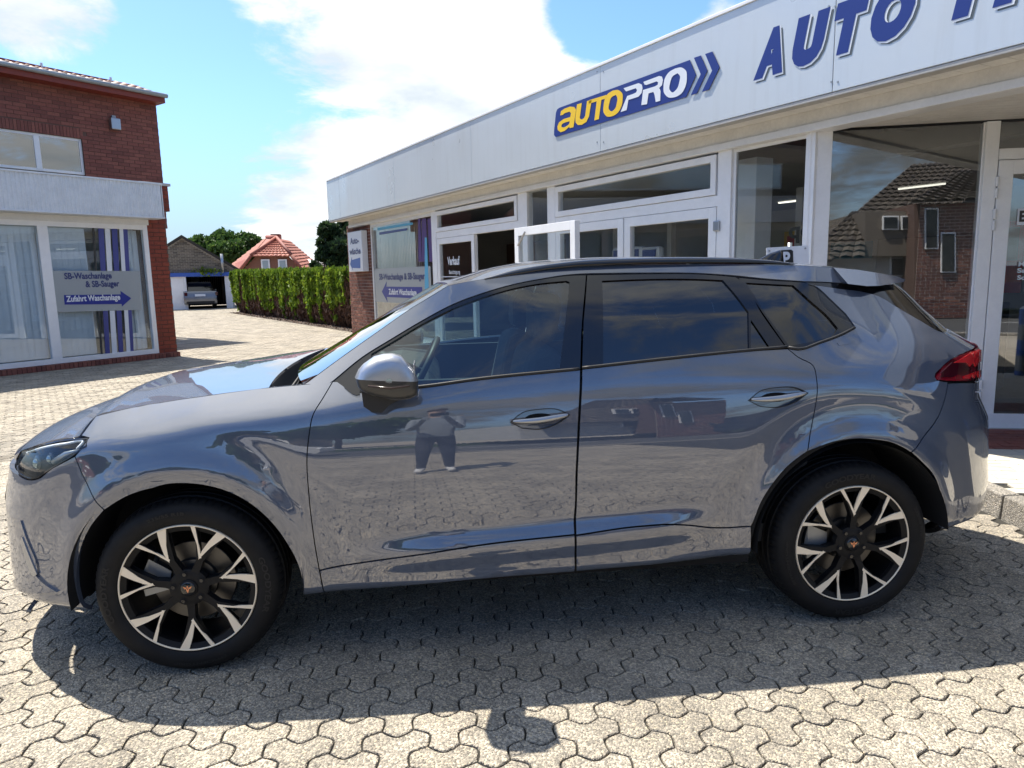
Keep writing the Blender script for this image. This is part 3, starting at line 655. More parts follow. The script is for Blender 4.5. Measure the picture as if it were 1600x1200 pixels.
    # wheel wells, sill, floor
    for xw,a0_,a1_ in ((-1.335,-.16,math.pi+.16),(1.345,.06,math.pi+.06)):
        for sg in (-1,1):
            mb=MB();rows=[]
            for y_ in (.90,.80,.50): rows.append([(xw+.425*math.cos(t),y_*sg,.36+.425*math.sin(t)) for t in np.linspace(a0_,a1_,40)])
            mb.grid(np.array(rows));mb.add([(xw+.425*math.cos(t),.50*sg,.36+.425*math.sin(t)) for t in np.linspace(a0_,a1_,40)],[tuple(range(40))]);mb.grid(np.array([[(xw+r_*math.cos(t),.84*sg,.36+r_*math.sin(t)) for t in np.linspace(.5,math.pi-.5,40)] for r_ in (.424,.47)]));mb.obj('wheel_arch_liner',DARKIN,car,True)  # inner flange ring is added to stop sun slipping past the liner
    mb=MB();mb.box((-.90,-.80,.26),(.93,.80,.34));mb.box((-1.8,-.45,.24),(1.7,.45,.32));mb.box((-.86,-.84,.30),(.90,-.80,.42));mb.box((-.86,.80,.30),(.90,.84,.42));mb.obj('underbody',DARKIN,car)
    for a_,b_ in (((-2.15,-.28,.40),(-2.10,.28,.80)),((-2.09,-.40,.28),(-2.03,.40,.815)),((-1.97,-.60,.26),(-1.91,.60,.865)),((-1.84,-.70,.26),(-1.78,.70,.88)),((2.05,-.50,.46),(2.10,.50,1.04)),((1.90,-.62,.46),(1.95,.62,1.06)),((2.20,-.30,.50),(2.24,.30,1.02))):  # unseen boxes added in nose and tail to stop sunlight leaking through
        mb=MB();mb.box(a_,b_);mb.obj('leak_blocker',DARKIN,car)
    # near-black sheet added behind the shut lines so the gaps read as shade
    z0=.36;sarch=lambda xw,r_,a0,a1,n=14:[('s',xw+r_*math.cos(t),.36+r_*math.sin(t)) for t in np.linspace(a0,a1,n)]
    seg=[[('s',-2.55,.40)],[('s',-1.335-.44,.40)],sarch(-1.335,.44,math.pi-.1,.05)[0:],[('s',-.88,.36)],[('s',.90,.36)],sarch(1.345,.44,math.pi-.05,.1),[('s',2.5,.45)],[('s',2.5,1.0)],[('s',1.9,1.07)],[('s',1.4,1.14)],[('s',1.0,1.12)],[('s',-.75,1.04)],[('s',-1.6,.93)],[('s',-2.3,.74)]]
    panel('dark_backing',seg,DARKIN,car,off=-.022,gap=0,thick=0,step=.06)
    # interior
    it=empty('cabin',(0,0,0));it.parent=car
    mb=MB();mb.box((-.9,-.78,.34),(1.7,.78,.42));mb.obj('cabin_floor',DASHM,it)
    mb=MB();Q=[(-.95,1.02),(-.55,1.08),(-.40,1.06),(-.34,.98),(-.36,.75),(-.5,.6),(-.95,.6)];mb.prism(Q,lambda a,b,d:(a,d,b),-.74,.74);mb.obj('dashboard',DASHM,it,bevel=.02)
    for y_ in (-.38,.38):
        s_=MB();s_.prism([(-.63,.55),(-.08,.50),(-.06,.62),(-.58,.70)],lambda a,b,d:(a,d,b),y_-.25,y_+.25);s_.prism([(-.13,.55),(.02,.58),(.18,1.14),(.12,1.20),(.02,1.17)],lambda a,b,d:(a,d,b),y_-.24,y_+.24)
        s_.obj('front_seat',SEATM,it,bevel=.04)
        s_=MB();s_.prism([(.06,1.21),(.16,1.21),(.19,1.37),(.16,1.42),(.10,1.41),(.06,1.35)],lambda a,b,d:(a,d,b),y_-.14,y_+.14);s_.obj('headrest',SEATM,it,bevel=.03)
    s_=MB();s_.prism([(.45,.50),(.95,.50),(1.0,.62),(.45,.66)],lambda a,b,d:(a,d,b),-.66,.66);s_.prism([(.90,.55),(1.04,.55),(1.24,1.16),(1.14,1.18)],lambda a,b,d:(a,d,b),-.66,.66);s_.obj('rear_bench',SEATM,it,bevel=.04)
    mb=MB();cw=Vector((-.44,-.38,1.06));ax=Vector((-.85,0,.45)).normalized();u_=Vector((0,1,0));v_=ax.cross(u_)
    mb.tube([cw+(u_*math.cos(t)+v_*math.sin(t))*.18 for t in np.linspace(0,2*math.pi,33)],.014,8);mb.tube([cw-u_*.18,cw,cw+u_*.18],.016,6);mb.tube([cw,cw+ax*.25],.03,8);mb.obj('steering_wheel',BLACKM,it,True)
    mb=MB();mb.box((-.30,-.13,1.30),(-.27,.13,1.38));mb.tube([(-.28,0,1.38),(-.33,0,1.47)],.01,6);mb.obj('rear_view_mirror',BLACKM,it,bevel=.01)
    for sg in (-1,1):
        mb=MB();mb.box((-.7,.74*sg-.02,.5),(1.2,.74*sg+.02,1.09));mb.obj('door_card',DASHM,it)
    # headliner
    Gi=Gr.copy();Gi[:,:,2]-=.035;Gi[:,:,1]*=.97;mb=MB();mb.grid(Gi);mb.obj('headliner',mat('headliner cloth',(.10,.10,.10),.9),it,True)
    return car
def build_wheel(car,x,y,sg,phase,textdeg):
    """phase, textdeg in degrees as seen from outside"""
    w=empty('wheel',(x,y,.347));w.parent=car
    o_=lambda p:(p[0]*sg,-p[1]*sg,p[2]) # local: a to the right seen from outside, d outward, z up
    def P(r,deg,d): return o_((r*math.cos(math.radians(deg)),d,r*math.sin(math.radians(deg))))
    # tyre
    pr=[(.250,-.005),(.254,.004),(.262,.012),(.276,.018),(.292,.0195),(.308,.017),(.322,.010),(.332,-.001),(.339,-.012),(.343,-.020)]
    tread=[(.3445,-.025),(.3465,-.045),(.340,-.048),(.340,-.055),(.3475,-.058),(.349,-.085),(.341,-.088),(.341,-.098),(.349,-.101),(.349,-.13),(.341,-.133),(.341,-.143),(.349,-.146),(.3475,-.172),(.340,-.175),(.340,-.182),(.3465,-.185),(.343,-.21),(.33,-.225),(.29,-.235),(.25,-.22)]
    prof=pr+tread;n=216;rows=[]
    for i in range(n+1):
        dg=360*i/n;nt=(i%3==0)
        rows.append([P(r-(.0055 if nt and (-.026<d<=-.0105 or .335<r and (d>-.046 or -.186>d)) and r>.336 else 0),dg,d) for r,d in prof])
    mb=MB();mb.grid(np.array(rows),flip=True)
    # raised rings
    t=mb.obj('tyre',TYRE,w,True,angle=50)
    for word,rr,c_,span,h_ in (('GOODYEAR',.298,textdeg,44,.021),('GOODYEAR',.298,textdeg+180,44,.021),('EFFICIENTGRIP',.300,textdeg+95,38,.010),('235/55 R18',.300,textdeg-80,26,.012)):
        mb=MB();v,f=text2d(word,.03);v=v.copy();v[:,0]=v[:,0]/v[:,0].max()-.5;v[:,1]=v[:,1]/.7
        mb.add([P(rr-h_/2+b*h_,c_-a*span,.0205+.0015) for a,b in v],f);mb.obj('tyre_lettering',TYRET,t)
    # barrel + lip
    mb=MB();rows=[[P(r,360*i/96,d) for r,d in ((.243,-.004),(.236,-.02),(.228,-.06),(.222,-.12),(.225,-.20))] for i in range(97)];mb.grid(np.array(rows));mb.obj('rim_barrel',RIMB,w,True)
    mb=MB();rows=[[P(r,360*i/128,d) for r,d in ((.253,.002),(.2525,.0075),(.250,.010),(.2475,.0095),(.2465,.005))] for i in range(129)];mb.grid(np.array(rows));rim=mb.obj('rim_lip',RIMS,w,True)
    mb=MB();rows=[[P(r,360*i/128,d) for r,d in ((.2465,.005),(.240,.002),(.226,-.004),(.224,-.02),(.232,-.03))] for i in range(129)];mb.grid(np.array(rows));mb.obj('rim_ring',RIMB,w,True,angle=40)
    Rr=.2462
    def blade(poly,d0,d1,m,name,dd=None,par=w,bev=.0012):
        mb=MB();k=len(poly);A=[P(r,a,d) for r,a,d in [(q[0],q[1],(q[2] if len(q)>2 else d1)) for q in poly]];B_=[P(q[0],q[1],(q[2] if len(q)>2 else d1)-d0) for q in poly]
        mb.add(A+B_,[tuple(range(k)),tuple(range(k,2*k))[::-1]]+[(i,(i+1)%k,k+(i+1)%k,k+i) for i in range(k)])
        c=np.mean(A,0);nrm=np.cross(np.array(A[1])-A[0],np.array(A[2])-A[0])
        if nrm@(np.array(A[0])-B_[0])<0: mb.f=[f[::-1] for f in mb.f]
        return mb.obj(name,m,par,bevel=bev)
    for k in range(7):
        a=phase+k*360/7
        # black spoke from hub to fork, and the dark sides of both arms
        sp=blade([(.050,a+19,.000),(.085,a+8.5,-.002),(.125,a+5.2,.001),(.150,a+3.2,.0035),(.150,a-3.2,.0035),(.125,a-5.2,.001),(.085,a-8.5,-.002),(.050,a-19,.000)],.035,0,RIMB,'spoke')
        blade([(.118,a+5.5,.001),(.140,a+3.6,.003),(.198,a+9.8,.004),(Rr,a+13.6,.003),(Rr,a+18.8,.003),(.20,a+12.6,.0)],.03,0,RIMB,'arm_backing',par=sp)
        blade([(.118,a-5.5,.001),(.20,a-10.4,.0),(Rr,a-13.4,.003),(Rr,a-4.2,.003),(.198,a-2.6,.004),(.140,a+1.,.003)],.03,0,RIMB,'arm_backing',par=sp)
        blade([(.126,a+2.2,.005),(.131,a-.6,.005),(.165,a+6.4,.006),(Rr,a+14.6,.0075),(Rr,a+17.8,.0075),(.178,a+9.6,.006)],.006,0,RIMS,'machined_face',par=sp)
        blade([(.126,a+2.2,.005),(.158,a+1.6,.0055),(.20,a-1.6,.0065),(Rr,a-4.8,.0075),(Rr,a-12.4,.0075),(.185,a-5.8,.006)][::-1],.006,0,RIMS,'machined_face',par=sp)
    # hub, nuts, cap
    mb=MB();mb.grid(np.array([[P(r,360*i/48,d) for r,d in ((.074,-.03),(.072,-.004),(.062,.000),(.035,.001),(.033,.006),(.028,.008))] for i in range(49)]),flip=True);mb.obj('hub',RIMB,w,True,angle=35)
    for k in range(5):
        a=phase+36+k*72;c=P(.056,a,0)
        mb=MB();mb.tube([o_p for o_p in (P(.056,a,.0012),P(.056,a,.0022))],.0125,16);mb.obj('nut_well',DARKIN,w,True,angle=30)
        mb=MB();mb.tube([P(.056,a,-.002),P(.056,a,.006)],[.0085,.0075],6);mb.obj('wheel_nut',BLACKG,w)
    mb=MB();mb.grid(np.array([[P(r,360*i/40,d) for r,d in ((.0285,.004),(.0275,.010),(.024,.0125),(.0001,.0135))] for i in range(41)]),flip=True);cap=mb.obj('centre_cap',BLACKG,w,True,angle=50)
    mb=MB();d=.0145
    for sgn in (1,-1):
        for poly in ([(0,.016),(.004,.006),(.0165,.0115),(.010,.001),(.0055,.0025),(.004,.0035)],[(0,-.003),(.0035,.0035),(.0055,.0025),(.004,-.006),(.0,-.0145)],[(0,.016),(0.0022,.008),(0,.0)]):
            mb.add([o_((sgn*px_*math.cos(math.radians(phase*0))+0,d,pz)) for px_,pz in poly],[tuple(range(len(poly)))])
    mb.obj('badge',COPPER,cap)
    # brake
    mb=MB();rr=((.150,-.075),(.150,-.082),(.06,-.082));mb.grid(np.array([[P(r,360*i/48,d) for r,d in ((.158,-.095),(.158,-.078),(.155,-.075),(.092,-.075),(.088,-.060),(.05,-.055))] for i in range(49)]),flip=True);mb.obj('brake_disc',DISC,w,True,angle=35)
    ca=170 if x<0 else 180
    if sg<0: ca=180-ca
    mb=MB();A=[(r,a,dd) for r,a,dd in ((.10,ca-17,-.05),(.172,ca-20,-.05),(.178,ca,-.045),(.172,ca+20,-.05),(.10,ca+17,-.05))]
    k=len(A);mb.add([P(*q) for q in A]+[P(q[0],q[1],-.14) for q in A],[tuple(range(k)),tuple(range(k,2*k))[::-1]]+[(i,(i+1)%k,k+(i+1)%k,k+i) for i in range(k)]);mb.obj('brake_caliper',CALI,w,bevel=.012)
    return w
# ---------------- setting materials ----------------
def aggregate(name,tone=(.36,.32,.26),var=.10,dark=.55):
    m=mat(name,tone,.85);g=G(m);v=g.co('World')
    vc=g.voro(v,150,out='Color');d=g.voro(v,150,out='Distance');f=g.sep(vc,0)
    c=g.ramp(f,[(0,tuple(x*.22 for x in tone)),(.3,tuple(x*.66 for x in tone)),(.65,tuple(x*1.12 for x in tone)),(.86,(tone[0]*1.75,tone[1]*1.75,tone[2]*1.8)),(1,(tone[0]*2.5,tone[1]*2.3,tone[2]*1.9))])
    v2=g.voro(v,480,out='Color');c=g.mix(.35,c,g.ramp(g.sep(v2,1),[(0,(.10,.09,.08)),(1,(.62,.58,.50))]))
    n=g.noise(v,2.3,6,.65);n2=g.noise(v,.5,4,.6)
    st=g.ramp(n,[(.28,(dark,)*3),(.62,(1,1,1))]);c=g.mix(1.0,c,st,'MULTIPLY')
    c=g.mix(g.math('MULTIPLY',g.ramp(n2,[(.5,(0,0,0)),(.72,(1,1,1))]),.35),c,(.20,.185,.16))
    oil=g.ramp(g.noise(v,1.1,3,.5,dist=.4),[(.66,(1,1,1)),(.74,(.55,.54,.52))]);c=g.mix(1.0,c,oil,'MULTIPLY')
    r=g.rnd();c=g.mix(1.0,c,g.ramp(r,[(0,(1-var,1-var,1-var*1.1)),(1,(1+var*.6,)*3)]),'MULTIPLY');g.col(c)
    b=g.bump(g.math('ADD',g.math('MULTIPLY',d,-1.0),g.math('MULTIPLY',n,.4)),.9,.005)
    return m
AGG=aggregate('exposed aggregate concrete',(.325,.283,.215))
AGG2=aggregate('kerb concrete',(.30,.28,.25),.05)
SLAB=weather(mat('pale paving block',(.50,.46,.38),.85),.18,6,.4)
JOINT=weather(mat('joint sand',(.028,.026,.021),.95),.5,20,.5)
def farground():
    m=mat('distant paving',(.33,.29,.235),.9);g=G(m);v=g.co('World');n=g.noise(v,.35,8,.65);c=g.ramp(n,[(.3,(.22,.195,.16)),(.7,(.36,.32,.26))]);g.col(c);return m
def brickm(name,cols,rough=.85):
    m=mat(name,cols[0],rough);g=G(m);v=g.co('World');r=g.rnd()
    st=[(i/(len(cols)-1),c) for i,c in enumerate(cols)];c=g.ramp(r,st)
    n=g.noise(v,26,6,.7);c=g.mix(1,c,g.ramp(n,[(.25,(.72,.72,.72)),(.75,(1.18,1.15,1.12))]),'MULTIPLY');g.col(c);g.bump(g.noise(v,90,4,.6),.4,.004);return m
BRICK_L=brickm('dark red brick',[(.16,.058,.048),(.22,.076,.060),(.26,.098,.074),(.18,.064,.052)])
BRICK_LL=brickm('orange red brick',[(.20,.045,.028),(.26,.060,.036),(.22,.050,.030)])
BRICK_P=brickm('mixed brick',[(.13,.045,.032),(.20,.080,.055),(.09,.034,.028),(.27,.12,.085)])
BRICK_G=brickm('grey brown stone',[(.16,.14,.11),(.24,.21,.17),(.11,.10,.085),(.30,.26,.20)])
BRICK_H=brickm('house brick',[(.20,.085,.055),(.24,.11,.075),(.17,.07,.05)])
MORT_D=weather(mat('dark mortar',(.12,.07,.055),.95),.2,10,.2);MORT_W=weather(mat('pale mortar',(.42,.39,.35),.95),.2,10,.2)
WHITE=weather(mat('white window frame',(.85,.86,.87),.35),.06,4);WHITE2=weather(mat('aged white frame',(.74,.75,.76),.4),.10,4)
def fasciam():
    m=mat('silver composite panel',(.56,.60,.62),.30,.25);g=G(m);v=g.co('World');n=g.noise(v,1.3,4,.55)
    g.rough(g.ramp(n,[(.3,(.26,)*3),(.7,(.40,)*3)]));g.bump(g.noise(v,.8,2,.5),.10,.05)
    st=g.noise(g.co('World',scale=(9,9,.7)),1.0,6,.65);c=g.mix(g.math('MULTIPLY',g.noise(v,7,7,.7),.25),(.58,.62,.64),(.49,.52,.54))
    g.col(g.mix(g.ramp(st,[(.5,(0,0,0)),(.8,(.22,.22,.22))]),c,(.36,.36,.34)));return m
FASC=fasciam()
BEIGE=weather(mat('beige trim',(.44,.43,.41),.6),.12,5);CREAM=weather(mat('cream boards',(.74,.725,.69),.55),.12,5,.05)
METAL=weather(mat('ribbed white metal',(.66,.69,.72),.4,.1),.12,5);GUT=weather(mat('zinc gutter',(.30,.33,.35),.45,.5),.2,8)
BLUE=mat('sign blue',(.010,.030,.20),.35);YEL=mat('sign yellow',(.85,.55,.02),.35);SWH=mat('sign white',(.72,.76,.82),.35);SGREY=mat('sign shadow grey',(.09,.11,.12),.4)
BLUE2=mat('film blue',(.012,.025,.26),.4);STRIPE=mat('faded violet blue film',(.06,.07,.26),.5);BLUE3=mat('arrow blue',(.012,.10,.42),.4);PURP=mat('film violet',(.07,.03,.17),.5);CYAN=mat('film cyan',(.10,.42,.65),.5);NAVY=mat('navy lettering',(.03,.045,.17),.4)
def frost(): 
    m=bpy.data.materials.new('frosted film');m.use_nodes=True;nt=m.node_tree;b=nt.nodes['Principled BSDF'];b.inputs['Base Color'].default_value=(.42,.46,.48,1);b.inputs['Roughness'].default_value=.3
    t=nt.nodes.new('ShaderNodeBsdfTransparent');x=nt.nodes.new('ShaderNodeMixShader');x.inputs[0].default_value=.80
    nt.links.new(t.outputs[0],x.inputs[1]);nt.links.new(b.outputs[0],x.inputs[2]);nt.links.new(x.outputs[0],nt.nodes['Material Output'].inputs[0]);return m
FROST=frost()
PANE=glass('shop glass',(.95,.97,.97),1,0,1.52,1.2);PANE_E=glass('entrance glass',(.85,.87,.87),1,0,1.52,3.8);PANE_L=glass('blue reflecting glass',(.90,.95,.98),1,0,1.52,1.6);PANE_U=glass('strongly reflecting upper glass',(.5,.55,.55),1,0.01,1.52,12)  # upper panes' reflectance is raised well past plain glass to mirror bright clouds
BLIND=weather(mat('vertical blind fabric',(.78,.80,.82),.8),.06,6);BLINDT=weather(mat('tan blind fabric',(.50,.44,.36),.8),.08,6)
INT=weather(mat('interior wall',(.52,.51,.48),.8),.1,2);INTD=weather(mat('interior dark',(.05,.05,.05),.7),.2,3);INTF=weather(mat('interior floor',(.16,.15,.14),.4),.2,3);INTC=weather(mat('ceiling tile',(.35,.35,.34),.9),.1,3)
LAMPM=emis('fluorescent tube',(1,.95,.82),.9)
ROOFR=brickm('red roof tile',[(.25,.070,.045),(.30,.09,.055),(.21,.06,.042)],.7);ROOFP=brickm('weathered pantile',[(.40,.20,.14),(.50,.30,.22),(.34,.15,.10),(.55,.40,.33)],.6);ROOFD=brickm('brown roof tile',[(.075,.062,.052),(.10,.085,.07),(.06,.05,.045)],.7)
REDBOARD=weather(mat('red painted board',(.20,.035,.022),.5),.15,6);DARKW=weather(mat('dark timber',(.03,.026,.022),.7),.2,8)
TILE_R=brickm('red clay floor tile',[(.15,.045,.038),(.18,.055,.045),(.125,.038,.034)],.7);STRIP=weather(mat('grey border stone',(.34,.34,.33),.8),.15,8)
def leafm(name,a,b,c):
    m=mat(name,a,.55);g=G(m);v=g.co('World');n=g.noise(v,1.6,5,.7);r=g.rnd()
    cc=g.ramp(g.math('ADD',g.math('MULTIPLY',n,.7),g.math('MULTIPLY',r,.35)),[(.30,a),(.52,b),(.78,c)]);g.col(cc)
    g.b.inputs['Subsurface Weight'].default_value=0.0;g.b.inputs['Specular IOR Level'].default_value=.25
    # thin leaves let some light through
    t=g.nd('ShaderNodeBsdfTranslucent');g.L.new(cc,t.inputs[0]);mx=g.nd('ShaderNodeMixShader');mx.inputs[0].default_value=.35
    g.L.new(g.b.outputs[0],mx.inputs[1]);g.L.new(t.outputs[0],mx.inputs[2]);g.L.new(mx.outputs[0],g.N['Material Output'].inputs[0]);return m
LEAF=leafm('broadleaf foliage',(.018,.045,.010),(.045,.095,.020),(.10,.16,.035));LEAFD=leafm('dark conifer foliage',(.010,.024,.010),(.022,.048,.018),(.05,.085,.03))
LEAFH=leafm('thuja foliage',(.05,.10,.010),(.12,.20,.018),(.26,.34,.03));TWIG=brickm('dry brown twigs',[(.10,.055,.035),(.16,.09,.06),(.06,.035,.025)]);BARK=brickm('bark',[(.06,.045,.035),(.09,.07,.05)])
GRASSM=leafm('grass blades',(.03,.06,.01),(.06,.11,.02),(.10,.15,.04));ASPH=weather(mat('asphalt',(.055,.055,.056),.9),.25,3,.3)
# ---------------- ground and pavers ----------------
SC=.88
def build_ground():
    mb=MB();mb.add([(-400,-300,-.03),(400,-300,-.03),(400,500,-.03),(-400,500,-.03)],[(0,1,2,3)]);tag(mb.obj('ground',farground()),kind='structure')
    yard=empty('paved_yard',kind='structure')
    mb=MB();mb.add([(-24,-8.9,-.010),(5.5,-8.9,-.010),(5.5,40,-.010),(-24,40,-.010)],[(0,1,2,3)]);mb.obj('joint_bed',JOINT,yard)
    a=.1815;base=math.radians(-2.2)
    t1=np.array([math.cos(base+math.pi/2),math.sin(base+math.pi/2)])*a;t2=np.array([math.cos(base+math.pi/6),math.sin(base+math.pi/6)])*a
    def shape(per,gap,amp=.034):
        # hexagon whose sides bulge out and in by turns
        R_=a/math.sqrt(3);pts=[]
        for k in range(6):
            A=base+math.radians(60*k);B=base+math.radians(60*(k+1));p=np.array([math.cos(A),math.sin(A)])*R_;q=np.array([math.cos(B),math.sin(B)])*R_
            mid=base+math.radians(60*k+30);nrm=np.array([math.cos(mid),math.sin(mid)]);sg=1 if k%2==0 else -1
            for i in range(per):
                t=i/per;w_=math.sin(math.pi*t);pts.append(p+(q-p)*(t-.055*math.sin(2*math.pi*t)*-1)+nrm*sg*amp*w_**.85)
        P=np.array(pts);n1=np.roll(P,-1,0)-np.roll(P,1,0);n1/=np.linalg.norm(n1,axis=1)[:,None];return P,np.stack([n1[:,1],-n1[:,0]],1)
    # side 0 centre is at base+30deg: bulge; base+90: hollow -> matches the yard
    def paver_mesh(per,gap,lv):
        P,Nn=shape(per,gap);rings=[(P-Nn*(gap/2),-.016),(P-Nn*(gap/2+.0008),-.0030),(P-Nn*(gap/2+.0034),-.0)] if lv==2 else [(P-Nn*(gap/2),-.010),(P-Nn*(gap/2+.0022),0)]
        v=[];f=[];n=len(P)
        for r,z in rings: v+=[(p[0],p[1],z) for p in r]
        for k in range(len(rings)-1): f+=[(k*n+i,k*n+(i+1)%n,(k+1)*n+(i+1)%n,(k+1)*n+i) for i in range(n)]
        f.append(tuple((len(rings)-1)*n+i for i in range(n)));return v,f
    near=paver_mesh(7,.0056,2);far=paver_mesh(3,.006,1)
    me=bpy.data.meshes.new('paver');me.from_pydata(near[0],[],near[1]);me.materials.append(AGG);me.polygons.foreach_set('use_smooth',[False]*len(near[1]));me.update()
    kx=np.array(KERB);cent=[]
    ii,jj=np.meshgrid(np.arange(-150,260),np.arange(-170,170));pc=ii.ravel()[:,None]*t1+jj.ravel()[:,None]*t2+np.array([-.701,-1.293])+np.array([0,-.057])
    x,y=pc.T
    kxx=np.interp(y,kx[:,1],kx[:,0]);m=(x>-23)&(x<kxx-.05)&(y>-8.5)&(y<38)
    # keep what the lens (or the bodywork's reflections) can see
    q=(np.c_[x,y,np.zeros_like(x)]-C)@M.T;u=800+F*q[:,0]/q[:,2];v=600-F*q[:,1]/q[:,2]
    vis=(q[:,2]>.3)&(u>-160)&(u<1760)&(v<1300);nearz=(np.hypot(x-.0,y+2.5)<7.5)
    m&=(vis|nearz)
    # not inside the shop or the wash building
    sh=(np.c_[x,y]-FP0[:2])@FN[:2];m&=~((sh<-.3)&((np.c_[x,y]-FP0[:2])@FD[:2]<14.0));lb_=(np.c_[x,y]-LP[:2])@LN[:2];m&=~((lb_<-.15)&((np.c_[x,y]-LP[:2])@LE[:2]<.0))
    pc=pc[m];u=u[m];v=v[m];q=q[m];vs=vis[m]&(u>-40)&(u<1640)&(v<1230)&(v>0)
    dist=np.linalg.norm(q,axis=1)
    blocked=((np.abs(pc[:,1])<.75)&(np.abs(pc[:,0])<2.0))|((v<960)&(u>20)&(u<1540)&(pc[:,1]>-.9))
    order=np.argsort(np.where(vs&~blocked,dist,1e9))[:300];top=set(order.tolist())
    rot=rng.normal(0,.006,len(pc));dz=rng.normal(0,.0011,len(pc));tx=rng.normal(0,.0038,(len(pc),2))
    for i in order:
        o=bpy.data.objects.new('paver',me);o.location=(pc[i,0],pc[i,1],dz[i]-.001);o.rotation_euler=(tx[i,0],tx[i,1],rot[i]);link(o,yard)
    rest=np.array([i for i in range(len(pc)) if i not in top])
    def joined(idx,shape_,name):
        v0=np.array(shape_[0]);n=len(v0);V=np.repeat(v0[None],len(idx),0);V=V+np.c_[pc[idx],dz[idx]-.001][:,None]
        V[:,:,2]+=v0[None,:,0]*tx[idx,1][:,None]*-1+v0[None,:,1]*tx[idx,0][:,None]
        V=V.reshape(-1,3);nf=len(shape_[1]);lt=np.array([len(f) for f in shape_[1]]);lv=np.concatenate([np.array(f) for f in shape_[1]])
        L=(lv[None]+np.arange(len(idx))[:,None]*n).ravel();lt=np.tile(lt,len(idx));ls=np.concatenate([[0],np.cumsum(lt)[:-1]])
        me=bpy.data.meshes.new(name);me.vertices.add(len(V));me.vertices.foreach_set('co',V.ravel());me.loops.add(len(L));me.loops.foreach_set('vertex_index',L);me.polygons.add(len(lt));me.polygons.foreach_set('loop_start',ls);me.polygons.foreach_set('loop_total',lt)
        me.polygons.foreach_set('use_smooth',[False]*len(lt));me.materials.append(AGG);me.update(calc_edges=True);me.validate();o=bpy.data.objects.new(name,me);link(o,yard);tag(o,kind='stuff')
    d2=np.linalg.norm(q[rest],axis=1)
    joined(rest[d2<9],paver_mesh(5,.0056,1),'paver_field');joined(rest[d2>=9],far,'paver_field')
FP0=np.array([4.18,1.729,0.]);FD=np.array([-.4103,.9120,0.]);FN=np.array([-.9120,-.4103,0.])
FP0=C+(FP0-C)*SC;FP0[2]=0
def fac(u,v,off=0):
    p=onplane(u,v,FP0+FN*off,FN);return float((p-FP0)@FD),float(p[2])
def fw(s,z,off=0): return tuple(FP0+FD*s+FN*off+np.array([0,0,z]))
EK=np.array([2.973,2.530,0.]);EP=np.array([4.346,2.125,0.]);EE=(EP-EK)/np.linalg.norm(EP-EK);EN=np.array([EE[1],-EE[0],0.])
if EN@(C-EK)<0: EN=-EN
def ent(u,v,off=0):
    p=onplane(u,v,EK+EN*off,EN);return float((p-EK)@EE),float(p[2])
def ew(t,z,off=0): return tuple(EK+EE*t+EN*off+np.array([0,0,z]))
LP=np.array([-5.543,11.505,0.]);LE=np.array([.658,.753,0.]);LE/=np.linalg.norm(LE);LN=np.array([LE[1],-LE[0],0.])
def lbp(u,v,off=0):
    p=onplane(u,v,LP+LN*off,LN);return float((p-LP)@LE),float(p[2])
def lw(t,z,off=0): return tuple(LP+LE*t+LN*off+np.array([0,0,z]))
KERB=[(2.45,-9.),(2.70,-2.0),(2.92,-.05),(2.955,.253),(3.0,.9),(2.9,1.7),(2.3,2.9),(2.3,40.)]
